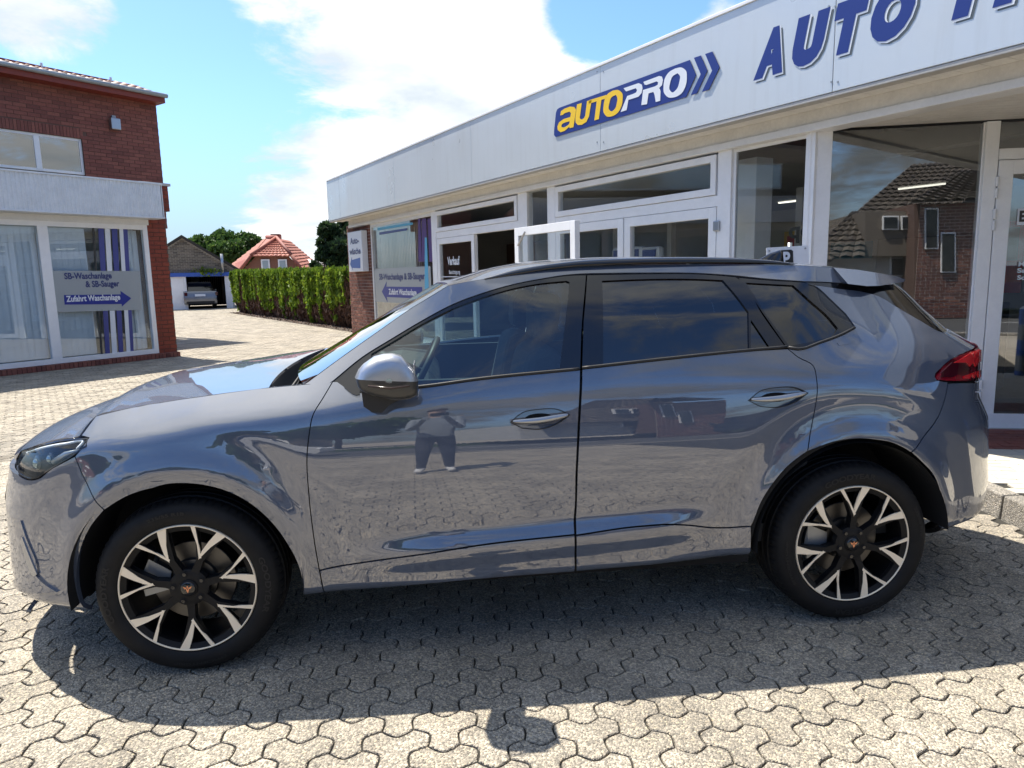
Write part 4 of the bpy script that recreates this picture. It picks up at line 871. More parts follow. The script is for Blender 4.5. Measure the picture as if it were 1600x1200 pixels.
# a box in one of the wall frames: (s0,s1),(z0,z1),(off0,off1)
def wbox(mb,w_,s,z,o,mi=0):
    s=sorted(s);z=sorted(z);o=sorted(o);vs=[w_(a,b,c) for c in o for b in z for a in s]
    fs=[(0,1,3,2),(4,6,7,5),(0,4,5,1),(2,3,7,6),(0,2,6,4),(1,5,7,3)]
    ctr=np.mean(vs,0)
    out=[]
    for f in fs:
        p=[np.array(vs[i]) for i in f];n=np.cross(p[1]-p[0],p[2]-p[0]);out.append(f if n@(np.mean(p,0)-ctr)>0 else f[::-1])
    mb.add(vs,out,mi);return mb
def brick_wall(parent,w_,s0,s1,z0,z1,m,mortar,holes=(),bl=.24,bh=.071,gap=.011,budget=300,off=0,name='wall',soldier=(),camkey=True,back=.12,half=True,bevel=.003):
    """mortar slab with brick relief; the largest bricks are parts of their own"""
    mb=MB()
    # mortar slab split round the holes
    xs=sorted({s0,s1,*[c for h in holes for c in h[:2]]});zs=sorted({z0,z1,*[c for h in holes for c in h[2:]]})
    for a,b in zip(xs,xs[1:]):
        for c,d in zip(zs,zs[1:]):
            mx,mz=(a+b)/2,(c+d)/2
            if any(h[0]<mx<h[1] and h[2]<mz<h[3] for h in holes): continue
            if b-a<1e-4 or d-c<1e-4: continue
            wbox(mb,w_,(a,b),(c,d),(off-back,off-.006))
    wall=mb.obj(name,mortar,parent)
    items=[];nr=int((z1-z0)/(bh+gap)+.5);ch=(z1-z0)/nr
    for r in range(nr):
        za=z0+r*ch+gap/2;zb=z0+(r+1)*ch-gap/2;x=s0-(bl+gap)/2*(r%2)
        while x<s1:
            a=max(x,s0);b=min(x+bl,s1);x+=bl+gap
            cuts=[(a,b)]
            for h in holes:
                if zb>h[2]+.01 and za<h[3]-.01:
                    cuts=[c for k in cuts for c in ((k[0],min(k[1],h[0])),(max(k[0],h[1]),k[1])) if c[1]-c[0]>.02]
            items+=[(p,q_,za,zb) for p,q_ in cuts if q_-p>.02]
    items=[it for it in items if not any(so[0]<(it[0]+it[1])/2<so[1] and so[2]<(it[2]+it[3])/2<so[3] for so in soldier)]
    for so in soldier:
        x=so[0]
        while x<so[1]-.03: items.append((x,x+.065,so[2]+.004,so[3]-.004));x+=.075
    cen=np.array([w_((a+b)/2,(c+d)/2,off) for a,b,c,d in items]);q=(cen-C)@M.T;u=800+F*q[:,0]/np.maximum(q[:,2],.1);v=600-F*q[:,1]/np.maximum(q[:,2],.1)
    vis=(q[:,2]>0)&(u>0)&(u<1600)&(v>0)&(v<1200);o_=np.argsort(np.where(vis,q[:,2],1e6));top=set(o_[:budget].tolist()) if budget else set()
    rest=MB()
    full={}
    ex=np.array(w_(1,0,0))-np.array(w_(0,0,0));ny=np.array(w_(0,0,1))-np.array(w_(0,0,0))
    R_=Matrix((( ex[0],ny[0],0,0),(ex[1],ny[1],0,0),(0,0,1,0),(0,0,0,1)))
    for i,(a,b,c,d) in enumerate(items):
        pr=rng.uniform(-.0015,.0025)
        if i in top and vis[i]:
            k=(round(b-a,3),round(d-c,3))
            if k not in full:
                t=MB();L_,H=k;e=bevel;t.add([(0,0,0),(L_,0,0),(L_,0,H),(0,0,H),(0,0-.02,0),(L_,-.02,0),(L_,-.02,H),(0,-.02,H)],[(4,5,1,0),(5,6,2,1),(6,7,3,2),(7,4,0,3)])
                t.add([(0,0,0),(L_,0,0),(L_,0,H),(0,0,H),(e,e,e),(L_-e,e,e),(L_-e,e,H-e),(e,e,H-e)],[(0,1,5,4),(1,2,6,5),(2,3,7,6),(3,0,4,7),(4,5,6,7)])
                if np.linalg.det(np.array(R_.to_3x3()))>0: t.f=[f[::-1] for f in t.f]
                full[k]=t.mesh('brick',m)
            o=bpy.data.objects.new('brick',full[k]);mw_=R_.copy();p=w_(a,c,off+pr);mw_.translation=Vector(p);o.matrix_world=mw_;link(o,wall);o.matrix_local=mw_
        else: wbox(rest,w_,(a,b),(c,d),(off-.02,off+.002+pr))
    if rest.v: tag(rest.obj('brick_field',m,wall),kind='stuff')
    return wall
# ---------------- foliage ----------------
def leaves(name,centres,size,m,parent=None,jit=.0,stretch=(1,1,1),up=.3,seed=1):
    r=np.random.default_rng(seed);n=len(centres);c=np.asarray(centres,float)
    a=r.normal(0,1,(n,3));a/=np.linalg.norm(a,axis=1)[:,None];a[:,2]=a[:,2]*(1-up)+up*r.uniform(0,1,n);b=np.cross(a,r.normal(0,1,(n,3)));b/=np.linalg.norm(b,axis=1)[:,None]+1e-9
    a=np.cross(b,a);a/=np.linalg.norm(a,axis=1)[:,None]+1e-9
    sz=size*r.uniform(.6,1.35,n)[:,None];a=a*sz*np.array(stretch);b=b*sz*.6*np.array(stretch)
    V=np.stack([c-a,c-b*.9+a*.1,c+a,c+b*.9+a*.1],1).reshape(-1,3)
    me=bpy.data.meshes.new(name);me.vertices.add(4*n);me.vertices.foreach_set('co',V.ravel());me.loops.add(4*n);me.loops.foreach_set('vertex_index',np.arange(4*n));me.polygons.add(n);me.polygons.foreach_set('loop_start',np.arange(n)*4);me.polygons.foreach_set('loop_total',np.full(n,4))
    me.materials.append(m);me.update(calc_edges=True);o=bpy.data.objects.new(name,me);return link(o,parent)
def tree(loc,h,rad,crown_z,label,m=None,n=9000,leaf=.22,seed=3,shape='round',group=None):
    m=m or LEAF
    r=np.random.default_rng(seed);t=empty('tree',loc,label,'tree',group);cl=[]
    nc=34
    for i in range(nc):
        d=r.normal(0,1,3);d/=np.linalg.norm(d);k=r.uniform(.35,1)**.6
        p=np.array([d[0]*rad*k,d[1]*rad*k,crown_z+(h-crown_z)*.5+d[2]*(h-crown_z)*.46*k])
        if shape=='cone': f=1-(p[2]-crown_z)/(h-crown_z+.01);p[:2]*=.35+.75*max(f,0)
        cl.append((p,rad*r.uniform(.20,.36)))
    P=[]
    for p,cr in cl:
        k=n//nc;d=r.normal(0,1,(k,3));d/=np.linalg.norm(d,axis=1)[:,None];P.append(p+d*(cr*r.uniform(.55,1.08,k)**.5)[:,None]*np.array([1,1,.8]))
    leaves('crown',np.concatenate(P),leaf,m,t,seed=seed)
    mb=MB();mb.tube([(0,0,0),(0.05,0,crown_z*.6),(0,.05,crown_z+(h-crown_z)*.3),(0,0,crown_z+(h-crown_z)*.7)],[h*.028,h*.022,h*.014,h*.005],9)
    for p,cr in cl[:12]: mb.tube([(0,0,crown_z+(h-crown_z)*.12),tuple(p*.6+np.array([0,0,crown_z*.4])*.5),tuple(p)],[h*.010,h*.006,h*.002],6)
    mb.obj('trunk',BARK,t,True);return t
def P2(w_,conv,off=0):
    """pixel -> 3D on a wall plane"""
    def f(u,v): s,z=conv(u,v,off);return w_(s,z,off)
    return f
def poly3(mb,pts,mi=0,face=None):
    p=[np.array(q) for q in pts];n=np.cross(p[1]-p[0],p[2]-p[1])
    if face is not None and n@face<0: pts=pts[::-1]
    mb.add(pts,[tuple(range(len(pts)))],mi)
def slab(mb,pts,face,d=.004,mi=0):
    """thin plate with the given outline, facing `face`"""
    face=np.array(face);A=[np.array(p) for p in pts];n=np.zeros(3)
    for i in range(len(A)): n+=np.cross(A[i],A[(i+1)%len(A)])
    if n@face<0: A=A[::-1]
    k=len(A);F_=[a+face*d for a in A];mb.add(F_+A,[tuple(range(k)),tuple(range(k,2*k))[::-1]]+[(i,k+i,k+(i+1)%k,(i+1)%k) for i in range(k)],mi)
def frame_ring(w_,s,z,wd,o,name,m,parent):
    mb=MB();s0,s1=sorted(s);z0,z1=z
    wbox(mb,w_,(s0,s0+wd),(z0,z1),o);wbox(mb,w_,(s1-wd,s1),(z0,z1),o);wbox(mb,w_,(s0+wd,s1-wd),(z0,z0+wd),o);wbox(mb,w_,(s0+wd,s1-wd),(z1-wd,z1),o)
    return mb.obj(name,m,parent,bevel=.003)
def pane(w_,s,z,off,m,parent,name='window_pane'):
    mb=MB();wbox(mb,w_,s,z,(off-.004,off+.004));return mb.obj(name,m,parent)
def blinds(w_,s,z,off,m,parent,wd=.115,ang=.25,gap=.02,skip=()):
    s0,s1=sorted(s);x=s0;me=None
    while x<s1-wd*.5:
        if not any(a<x<b for a,b in skip):
            mb=MB();r=rng.uniform(.7,1.2)*ang*wd;vs=[w_(x,z[0],off),w_(x+wd,z[0],off-r),w_(x+wd,z[1],off-r),w_(x,z[1],off)];mb.add(vs,[(0,1,2,3)]);mb.obj('blind_slat',m,parent)
        x+=wd-gap
def build_shop():
    sh=empty('shop_building',tuple(FP0),'long single-storey showroom with silver fascia, glazed front and white frames, right of the driveway','building')
    sh_inv=sh.matrix_world.inverted()
    root=empty('shop_structure')
    # children use world coordinates: keep the parent at the origin
    sh.location=(0,0,0);bpy.data.objects.remove(root)
    zt=2.655                                             # head of the glazing
    FO=.44
    zb=fac(900,float(345-.2548*(900-513)),FO)[1];zt2=fac(900,float(283-.4206*(900-511)),FO)[1]
    sL=fac(511.5,300,FO)[0];seams=[sL]+[fac(u,v,FO)[0] for u,v in ((530,300),(616,290),(735,260),(938,180),(1304,60))]+[-2.2,-5.5]
    seams=[sL,fac(530,300,FO)[0],fac(616,290,FO)[0],(fac(616,290,FO)[0]+fac(938,180,FO)[0])/2,fac(938,180,FO)[0],fac(1304,60,FO)[0],fac(1304,60,FO)[0]-3.1,-6.2]
    for a,b in zip(seams,seams[1:]):
        mb=MB();wbox(mb,fw,(a-.002,b+.002),(zb,zt2),(FO-.03,FO));mb.obj('fascia_panel',FASC,sh,bevel=.004)
    mb=MB();wbox(mb,fw,(sL+.01,-6.2),(zt2-.0,zt2+.03),(FO-.30,FO+.012));mb.obj('roof_edge_trim',WHITE,sh,bevel=.004)
    mb=MB();wbox(mb,fw,(sL-.0,sL+.03),(zb,zt2),(-8.,FO-.0));mb.obj('end_fascia',FASC,sh)
    mb=MB();wbox(mb,fw,(sL,-6.2),(zb-.035,zb-.002),(FO-.11,FO-.004));mb.obj('fascia_return',BEIGE,sh,bevel=.006)
    mb=MB();wbox(mb,fw,(sL-.05,-6.2),(zt2-.25,zt2-.05),(-8.3,FO-.35));mb.obj('flat_roof',mat('roof felt',(.08,.08,.08),.9),sh)
    for sg,px in ((938,((938,112),(938,222))),(1304,((1300,10),(1304,128)))):
        for u,v in px:
            for du in (-5,5):
                s,z=fac(u+du,v,FO);mb=MB();mb.tube([fw(s,z,FO-.002),fw(s,z,FO+.004)],.008,8);mb.obj('screw',GUT,sh)
    # soffit boards lie level behind the return; a cream board stands on the white beam
    x=-6.0
    while x<sL-.05:
        mb=MB();wbox(mb,fw,(x+.002,x+.166),(zb-.014,zb-.002),(.085,FO-.112));mb.obj('soffit_board',CREAM,sh);x+=.170
    mb=MB();wbox(mb,fw,(-6.1,sL-.02),(zb+.0,zb+.02),(-.1,FO-.10));mb.obj('soffit_backing',BEIGE,sh)
    mb=MB();wbox(mb,fw,(-6.1,sL-.35),(2.722,zb-.003),(-.04,.082));mb.obj('cream_board',CREAM,sh,bevel=.004)
    # beige and white head beam
    mb=MB();wbox(mb,fw,(-6.1,sL-.35),(zt,2.72),(-.10,.100));mb.obj('head_beam',WHITE2,sh,bevel=.006)
    # brick pier at the far end
    sp0=fac(581,400)[0];sp1=sp0+1.62
    brick_wall(sh,fw,sp0,sp1,-.0,2.72,BRICK_P,MORT_W,name='brick_pier',off=.02,bl=.22,bh=.060,gap=.012,back=.35,budget=300)
    mb=MB();wbox(mb,fw,(sp1-.3,sp1),(0,3.4),(-8,-.36));mb.obj('side_wall',MORT_D,sh)
    S=lambda u,v,off=0: fac(u,v,off)[0]
    p1=(S(678,345),sp0-.02)                              # poster window
    d1=(S(813,320),S(683,345));n1=(S(858,300),S(826,310));d2=(S(1128,250),S(869,310));g3=(S(1265,215),S(1147,235))
    posts=[(S(683,345),S(676,345)),(S(826,310),S(812,315)),(S(870,300),S(858,305)),(S(1147,240),S(1126,245)),(S(1279,205),S(1264,210))]
    zf=.02
    for a,b in posts:
        mb=MB();wbox(mb,fw,(a,b),(zf,zt),(-.07,.035));mb.obj('window_post',WHITE,sh,bevel=.004)
    mb=MB();wbox(mb,fw,(posts[0][1],sp0-.02),(zf,.25),(-.05,.02));mb.obj('base_panel',WHITE,sh);
    # pane 1 with posters and blinds
    frame_ring(fw,(p1[0]+.02,p1[1]),(.25,zt),.07,(-.05,.015),'window_frame',WHITE2,sh)
    w1=pane(fw,(p1[0]+.09,p1[1]-.07),(.32,zt-.07),-.01,PANE,sh)
    blinds(fw,(p1[0]+.1,p1[1]-.15),(.35,zt-.1),-.14,BLINDT,w1,wd=.105)
    f=P2(fw,fac,.0)
    zA=fac(628,418)[1];mb=MB();s0,s1=p1[0]+.13,p1[1]-.08;zB=fac(628,474)[1]
    wbox(mb,fw,(s0+.1,s1),(zB,zA),(-.004,.002));ps=mb.obj('frosted_film',FROST,w1)
    # lettering on the film: x grows to the right = decreasing s
    fn=lambda s00: (lambda x,y: fw(s00-x,y,.006))
    sa=S(593,437);sb=S(664,427);zl=fac(593,437)[1];mb=MB();textinto(mb,'SB-Waschanlage & SB-Sauger',lambda x,y:fw(sa-x,zl+y,.006),sa-sb,.125,bold=.03);mb.obj('lettering',NAVY,ps)
    a0=S(597,455);a1=S(660,452);zc=fac(605,456)[1];h_=.13;mb=MB();al=[(a0,zc),(a0-.32,zc+h_*1.7),(a0-.28,zc+h_*.85),(a1,zc+h_*.85),(a1,zc-h_*.85),(a0-.28,zc-h_*.85),(a0-.32,zc-h_*1.7)]
    slab(mb,[fw(s,z,.004) for s,z in al],FN,.002);ar=mb.obj('arrow',BLUE2,ps);mb=MB();textinto(mb,'Zufahrt Waschanlage',lambda x,y:fw(a0-.42-x,zc-.05+y,.009),(a0-.45-a1)*.86,.115,bold=.03);mb.obj('arrow_lettering',SWH,ar)
    for (ua,ub,va,vb,m_) in ((590,645,356,352,CYAN),(593,636,363,358,BLUE)):
        mb=MB();A=[f(ua,va),f(ub,va-(ub-ua)*.155),f(ub,va-(ub-ua)*.155+3.5),f(ua,va+4)];slab(mb,A,FN,.003);mb.obj('film_stripe',m_,w1)
    for (ua,ub,ul,m_) in ((653,657,653,PURP),(659,666,658,PURP),(668,674,670,PURP),(661,666,662,CYAN)):
        mb=MB();A=[f(ua,342),f(ub,341),f(ub+2,409),f(ul+1,409)] if m_ is PURP else [f(664,371),f(667,371),f(671,470),f(664,470)];slab(mb,A,FN,.002 if m_ is PURP else .004);mb.obj('film_stripe',m_,w1)
    # bay 2: transom + door pair, right leaf standing open
    ztr=fac(745,360)[1]
    def transom(a,b,parent,zz):
        mb=MB();wbox(mb,fw,(a,b),(zz-.055,zz+.055),(-.06,.03));mb.obj('transom_bar',WHITE,parent,bevel=.004)
        frame_ring(fw,(a+.02,b-.02),(zz+.06,zt-.02),.07,(-.04,.045),'transom_frame',WHITE,parent);pane(fw,(a+.09,b-.09),(zz+.13,zt-.09),.0,PANE,parent)
    transom(posts[1][1],posts[0][0],sh,ztr)
    dl=(S(743,380),posts[0][0]);dm=(posts[1][1],S(743,380))
    frame_ring(fw,(dl[0],dl[1]-.01),(.04,ztr-.06),.10,(-.04,.03),'door_leaf',WHITE,sh)
    pv=pane(fw,(dl[0]+.1,dl[1]-.11),(.14,ztr-.16),.0,PANE,sh)
    s_=S(700,415);zz=fac(700,414)[1];mb=MB();textinto(mb,'Verkauf',lambda x,y:fw(s_-x,zz+y,.008),S(700,415)-S(719,413),.14,bold=.03);textinto(mb,'Besichtigung',lambda x,y:fw(s_-.05-x,zz-.16+y,.008),S(702,415)-S(719,413),.07,bold=.01);textinto(mb,'durch den Haupteingang',lambda x,y:fw(s_+.25-x,zz-.32+y,.008),S(693,415)-S(723,413),.06,bold=.01)
    mb.add([fw(s_+.28,zz-.2,.008),fw(S(724,413),zz-.2,.008),fw(S(724,413),zz-.215,.008),fw(s_+.28,zz-.215,.008)],[(0,1,2,3)]);mb.obj('lettering',SWH,pv)
    # hinge + closer
    # bay 3 narrow pane
    pane(fw,n1,(.05,zt),-.01,PANE,sh);
    # bay 4
    zt4=fac(1000,330)[1];transom(posts[3][1],posts[2][0],sh,zt4)
    m4=S(978,350);wide=.09
    for a,b in ((m4+.0,posts[2][0]-.0),(posts[3][1],m4-.0)):
        frame_ring(fw,(a+.01,b-.01),(.04,zt4-.06),.105,(-.035,.035),'door_leaf',WHITE,sh);pane(fw,(a+.11,b-.11),(.14,zt4-.16),.0,PANE,sh)
    for zz in (zt4-.25,.3):
        mb=MB();wbox(mb,fw,(posts[3][1]-.05,posts[3][1]+.03),(zz-.05,zz+.05),(.035,.06));mb.obj('door_hinge',SATIN,sh,bevel=.008)
    # open leaf hinged on the post of bay 2
    A=atz(807,357,2.02);B_=atz(902,344,2.02);ax=(B_-A);ax[2]=0;Ln=np.linalg.norm(ax);ax/=Ln;nn=np.array([ax[1],-ax[0],0])
    if nn@(C-A)<0: nn=-nn
    lw_=lambda s,z,o=0: tuple(np.array([A[0],A[1],0])+ax*s+nn*o+np.array([0,0,z]))
    lf=frame_ring(lw_,(0,Ln),(.06,2.02),.09,(-.03,.03),'open_door_leaf',WHITE,sh);pane(lw_,(.09,Ln-.09),(.15,1.93),0,PANE,lf)
    mb=MB();mb.tube([lw_(.12,1.82,.05),lw_(.3,1.96,.06)],.012,8);mb.obj('door_stay',SATIN,lf)
    # bay 5 fixed pane with white column inside
    frame_ring(fw,(g3[0]-.0,g3[1]),(.05,zt),.03,(-.03,.0),'window_frame',WHITE,sh);g5=pane(fw,g3,(.08,zt),-.015,PANE,sh)
    sc_=(S(1183,235,-.5),S(1150,235,-.5));mb=MB();wbox(mb,fw,sc_,(0,2.64),(-.75,-.5));mb.obj('inner_column',WHITE,sh)
    s_=S(1216,362,.0);zz=fac(1220,366)[1]
    # mirrored word seen through the glass (printed on the far side window)
    mb=MB();mb_w=.34;textinto(mb,'Shop',lambda x,y:fw(S(1218,360,-1.2)-.75+x+.0,1.83+y,-1.19),.62,.17,bold=.03);mb.obj('shop_lettering',mat('dim lettering',(.02,.02,.02),.6),g5)
    # ---- entrance recess
    epw=lambda u,v,off=0: ent(u,v,off)[0]
    zE=2.67;tP=epw(1532,300);tQ=epw(1554,300)
    mb=MB();wbox(mb,ew,(-.02,epw(1298,260)),(.03,zE),(-.08,.03));mb.obj('corner_post',WHITE,sh,bevel=.004)
    pe=pane(ew,(epw(1298,260),tP),(.10,zE-.01),-.01,PANE_E,sh)
    mb=MB();wbox(mb,ew,(epw(1298,260),tP),(.03,.10),(-.04,.02));mb.obj('sill_rail',WHITE,sh)
    mb=MB();wbox(mb,ew,(tP,tQ-.004),(.03,zE),(-.09,.03));wbox(mb,ew,(tP-.012,tP),(.03,zE),(-.03,.0),0);mb.obj('entrance_post',WHITE,sh,bevel=.004)
    zl=ent(1575,243)[1]
    mb=MB();wbox(mb,ew,(tQ,tQ+2.2),(zl-.035,zl+.055),(-.06,.025));mb.obj('transom_bar',WHITE,sh,bevel=.004)
    pane(ew,(tQ,tQ+2.2),(zl+.055,zE-.01),-.01,PANE_E,sh)
    dr=frame_ring(ew,(tQ+.004,tQ+1.05),(.07,zl-.04),.115,(-.045,.035),'entrance_door',WHITE,sh)
    pd=pane(ew,(tQ+.12,tQ+.935),(.185,zl-.155),0,PANE_E,dr)
    mb=MB();wbox(mb,ew,(tQ+.01,tQ+1.05),(.072,.20),(.0355,.045));mb.obj('kick_rail',WHITE,dr)
    for v0 in (285,335,600):
        for q in (0,1):
            s,z=ent(1548,v0+q*18);mb=MB();mb.tube([ew(tQ-.005,z-.04,.045),ew(tQ-.005,z+.04,.045)],.014,10);mb.obj('door_hinge',WHITE2,dr,True,angle=40)
    def etext(mb,s,u,v,wd,h,**k):
        t0,z0=ent(u,v);textinto(mb,s,lambda x,y:ew(t0+x,z0+y,.012),wd,h,**k)
    mb=MB();t0,z0=ent(1588,348);wbox(mb,ew,(t0-.0,t0+.55),(z0-.02,z0+.115),(.005,.009));sg=mb.obj('door_label',SWH,pd)
    mb=MB();etext(mb,'EINGANG',1591,346,.48,.085,bold=.04);mb.obj('label_lettering',INTD,sg)
    mb=MB();etext(mb,'Mo.-Fr. 9.00-18.00',1590,416,.50,.036,bold=.03);etext(mb,'Sa. 9.00-13.00',1588,426,.42,.036,bold=.03);etext(mb,'So. geschlossen',1588,437,.42,.036,bold=.03);mb.obj('opening_hours',SWH,pd)
    # boarded ceiling of the recess (between beam line and entrance wall)
    sK=S(1279,205)
    x=0.0
    while x<3.2:
        # boards run parallel to the entrance wall
        mb=MB();a,b=x+.002,x+.092
        def lim(o): # t range: from the beam line to far right
            # intersection of the beam line with this offset
            # point = EK+EE*t+EN*o on facade plane (P-FP0).FN = -.06
            t=(-.06-((EK+EN*o-FP0)@FN))/(EE@FN);return t
        ta,tb=lim(a),lim(b);vs=[ew(ta,zE+.012,a),ew(4.5,zE+.012,a),ew(4.5,zE+.012,b),ew(tb,zE+.012,b)]
        if FN@EE*1<0 and ta>4.4: break
        vt=[(p[0],p[1],p[2]+.02) for p in vs];mb.add(vs+vt,[(0,1,2,3),(7,6,5,4),(0,4,5,1),(2,6,7,3)]);mb.obj('ceiling_board',CREAM,sh);x+=.095
    mb=MB();vs=[ew(lim(0)-0,zE+.045,0),ew(4.6,zE+.045,0),ew(4.6,zE+.045,3.2),ew(lim(3.2),zE+.045,3.2)];mb.add(vs,[(0,1,2,3)]);mb.obj('ceiling_backing',BEIGE,sh)
    # smoke lamp fixture under the boards
    mb=MB();p=atz(1407,201,zE-.0);mb.box((p[0]-.18,p[1]-.05,zE-.035),(p[0]+.18,p[1]+.05,zE-.002));mb.obj('ceiling_fixture',INTD,sh,bevel=.01)
    # interior shell
    mb=MB();wbox(mb,fw,(-7,sL-.4),(.0,.03),(-8,-.09));mb.obj('interior_floor',INTF,sh)
    mb=MB();wbox(mb,fw,(-7,sL-.4),(0,2.95),(-8.1,-8));mb.obj('back_wall',INT,sh)
    mb=MB();wbox(mb,fw,(sK+1.2,sL-.45),(2.78,2.82),(-8,-.1));wbox(mb,fw,(-7,sK+1.2),(2.78,2.82),(-8,-2.9));mb.obj('interior_ceiling',INTC,sh)
    mb=MB();wbox(mb,fw,(-7.1,-7.0),(0,3),(-8,.3));mb.obj('end_wall',INT,sh);mb=MB();wbox(mb,fw,(sL-.45,sL-.4),(0,3),(-8,-.1));mb.obj('end_wall',INT,sh)
    for k,(s_,o_) in enumerate([(s_,o_) for o_ in (-6.2,) for s_ in (-1.,1.4,3.8,6.2,8.6,11.)]):
        mb=MB();wbox(mb,fw,(s_,s_+.75),(2.745,2.77),(o_-.02,o_+.02));mb.obj('strip_light',LAMPM,sh)
    for s_ in (2.2,5.1,8.1,9.8):
        mb=MB();wbox(mb,fw,(s_,s_+.12),(0,2.78),(-4.6,-4.48));mb.obj('inner_post',WHITE2,sh)
    mb=MB();wbox(mb,fw,(9.9,12.2),(0,2.2),(-3.2,-3.1));mb.obj('wood_partition',mat('brown wood',(.12,.06,.035),.5),sh)
    mb=MB();wbox(mb,fw,(1.6,4.6),(0.03,1.05),(-3.7,-3.1));mb.obj('service_counter',INTD,sh,bevel=.01)
    mb=MB();wbox(mb,fw,(2.4,4.9),(1.9,2.4),(-5.0,-4.9));mb.obj('interior_sign_band',mat('grey board',(.22,.23,.24),.6),sh)
    return sh,FO
def build_shop_signs(FO):
    f=P2(fw,fac,FO+.006);face=FN
    # round-cornered logo board with chevrons
    Z=lambda x,y:(860+x/5.3333,60+y/5.3333)
    def pp(pts,off=FO+.006): return [fw(*fac(*Z(x,y),off),off) for x,y in pts]
    t=empty('company_sign',(0,0,0),'blue AUTOPRO logo with yellow and white letters and two chevrons on the silver fascia','sign')
    mb=MB();slab(mb,pp([(45,822),(32,805),(33,770),(48,620),(58,592),(78,578),(1163,180),(1215,305),(1133,488)]),face,.004);bd=mb.obj('logo_board',BLUE,t)
    for a in (0,1):
        dx=[(1198,162,1255,143,1310,268,1222,458,1172,474,1255,298),(1292,130,1352,110,1412,240,1322,428,1265,446,1350,268)][a]
        mb=MB();slab(mb,pp([(dx[0],dx[1]),(dx[2],dx[3]),(dx[4],dx[5]),(dx[6],dx[7]),(dx[8],dx[9]),(dx[10],dx[11])]),face,.004);mb.obj('chevron',BLUE,t)
    o2=FO+.013
    def L(polys,m,name,mi=0):
        mb=MB()
        for out,hole in polys:
            O=np.array(out,float)
            vs=[Vector(p) for p in out];E=[(i,(i+1)%len(out)) for i in range(len(out))]
            if hole: b=len(vs);vs+=[Vector(p) for p in hole];E+=[(b+i,b+(i+1)%len(hole)) for i in range(len(hole))]
            r=delaunay_2d_cdt(vs,E,[],0,1e-4);V=np.array([v[:] for v in r[0]]);T=[tuple(x) for x in r[2]];c=np.array([V[list(x)].mean(0) for x in T])
            k=inpoly(c[:,0],c[:,1],out)
            if hole: k&=~inpoly(c[:,0],c[:,1],hole)
            P=pp(V,o2);fs=[]
            for x,q in zip(T,k):
                if not q: continue
                a,b_,d=(np.array(P[i]) for i in x);fs.append(x if np.cross(b_-a,d-a)@face>0 else x[::-1])
            mb.add(P,fs)
        return mb.obj(name,m,t)
    sm_=lambda pts,st=9: [tuple(p) for p in catmull(list(pts)+[pts[0]],st)[:-1]]
    L([([(82,642),(88,606),(120,584),(165,568),(200,572),(214,595),(208,640),(192,740),(160,748),(158,735),(120,770),(85,782),(62,765),(58,735),(72,700),(110,672),(165,655),(172,625),(160,610),(120,622),(105,636)],sm_([(160,690),(158,708),(135,730),(105,742),(92,735),(97,715),(125,700)]))],YEL,'letter')
    L([([(222,550),(262,537),(245,660),(250,672),(262,676),(280,664),(290,645),(305,522),(345,510),(322,650),(300,695),(262,720),(228,722),(210,700),(208,665)],None)],YEL,'letter')
    L([([(318,545),(322,515),(468,470),(464,500),(425,512),(404,672),(366,684),(386,524)],None)],YEL,'letter')
    L([(sm_([(520,435),(565,430),(597,455),(602,510),(590,570),(560,620),(515,648),(470,650),(445,620),(443,560),(456,500),(480,460)]),sm_([(545,470),(556,490),(553,540),(535,590),(505,608),(488,590),(492,540),(510,490)]))],YEL,'letter')
    L([([(610,415),(735,372),(762,385),(768,415),(760,455),(735,485),(700,497),(650,512),(635,598),(585,613),(640,480),(690,462),(715,450),(722,430),(712,415),(632,442),(622,432)],None)],SWH,'letter')
    L([([(775,362),(905,313),(930,318),(938,345),(930,390),(905,415),(912,420),(918,440),(915,520),(878,530),(868,470),(858,446),(818,458),(805,548),(758,556),(772,430),(870,400),(895,385),(897,365),(885,358),(800,388),(785,385)],None)],SWH,'letter')
    L([(sm_([(1040,250),(1095,243),(1130,270),(1137,320),(1125,400),(1090,460),(1035,490),(980,490),(948,455),(943,395),(955,330),(990,280)]),sm_([(1060,290),(1078,310),(1075,360),(1050,425),(1015,450),(995,430),(998,370),(1020,315)]))],SWH,'letter')
    # big company lettering, plates standing off the fascia with a grey shadow plate
    t=empty('fascia_lettering',(0,0,0),'big blue slanted AUTO letters with grey shadow edges on the silver fascia','sign')
    zb=fac(1182,118,FO)[1];h=fac(1320,82,FO)[1]
    base=[(1178,117.5),(1238,100),(1308,80),(1357,60)]
    s0=fac(1179,118.5,FO)[0];s1=fac(1437,43,FO)[0];z0=fac(1183,117,FO)[1];zt_=fac(1224,41,FO)[1];H=zt_-z0
    def letter(ch,sa,sb,zz,hh):
        for off,m_,dx,dz,nm in ((.005,BLUE,0,0,'letter'),(.0035,SWH,.012,-.010,'letter_rim'),(.002,SGREY,.030,-.026,'letter_shadow')):
            mb=MB();v,fc=text2d(ch,.095 if nm!='letter_rim' else .105);v=v.copy();v[:,1]/=.74;w0=v[:,0].max();v[:,0]=v[:,0]/w0
            X=sa-(v[:,0]*(sa-sb)*.84+(v[:,1])*hh*.21)-dx;Zz=zz+v[:,1]*hh+dz
            A=[fw(x,z,FO+off) for x,z in zip(X,Zz)];mb.add(A,[q[::1] for q in fc]);par=t
            mb.obj(nm,m_,t)
    sp=[fac(1179,118.5,FO)[0],fac(1237,98,FO)[0],fac(1296,70,FO)[0],fac(1357,55,FO)[0],fac(1437,40,FO)[0]]
    Ws=[sp[0]-sp[1],sp[1]-sp[2]]
    adv=(sp[0]-sp[4])/4.0
    x=sp[0]
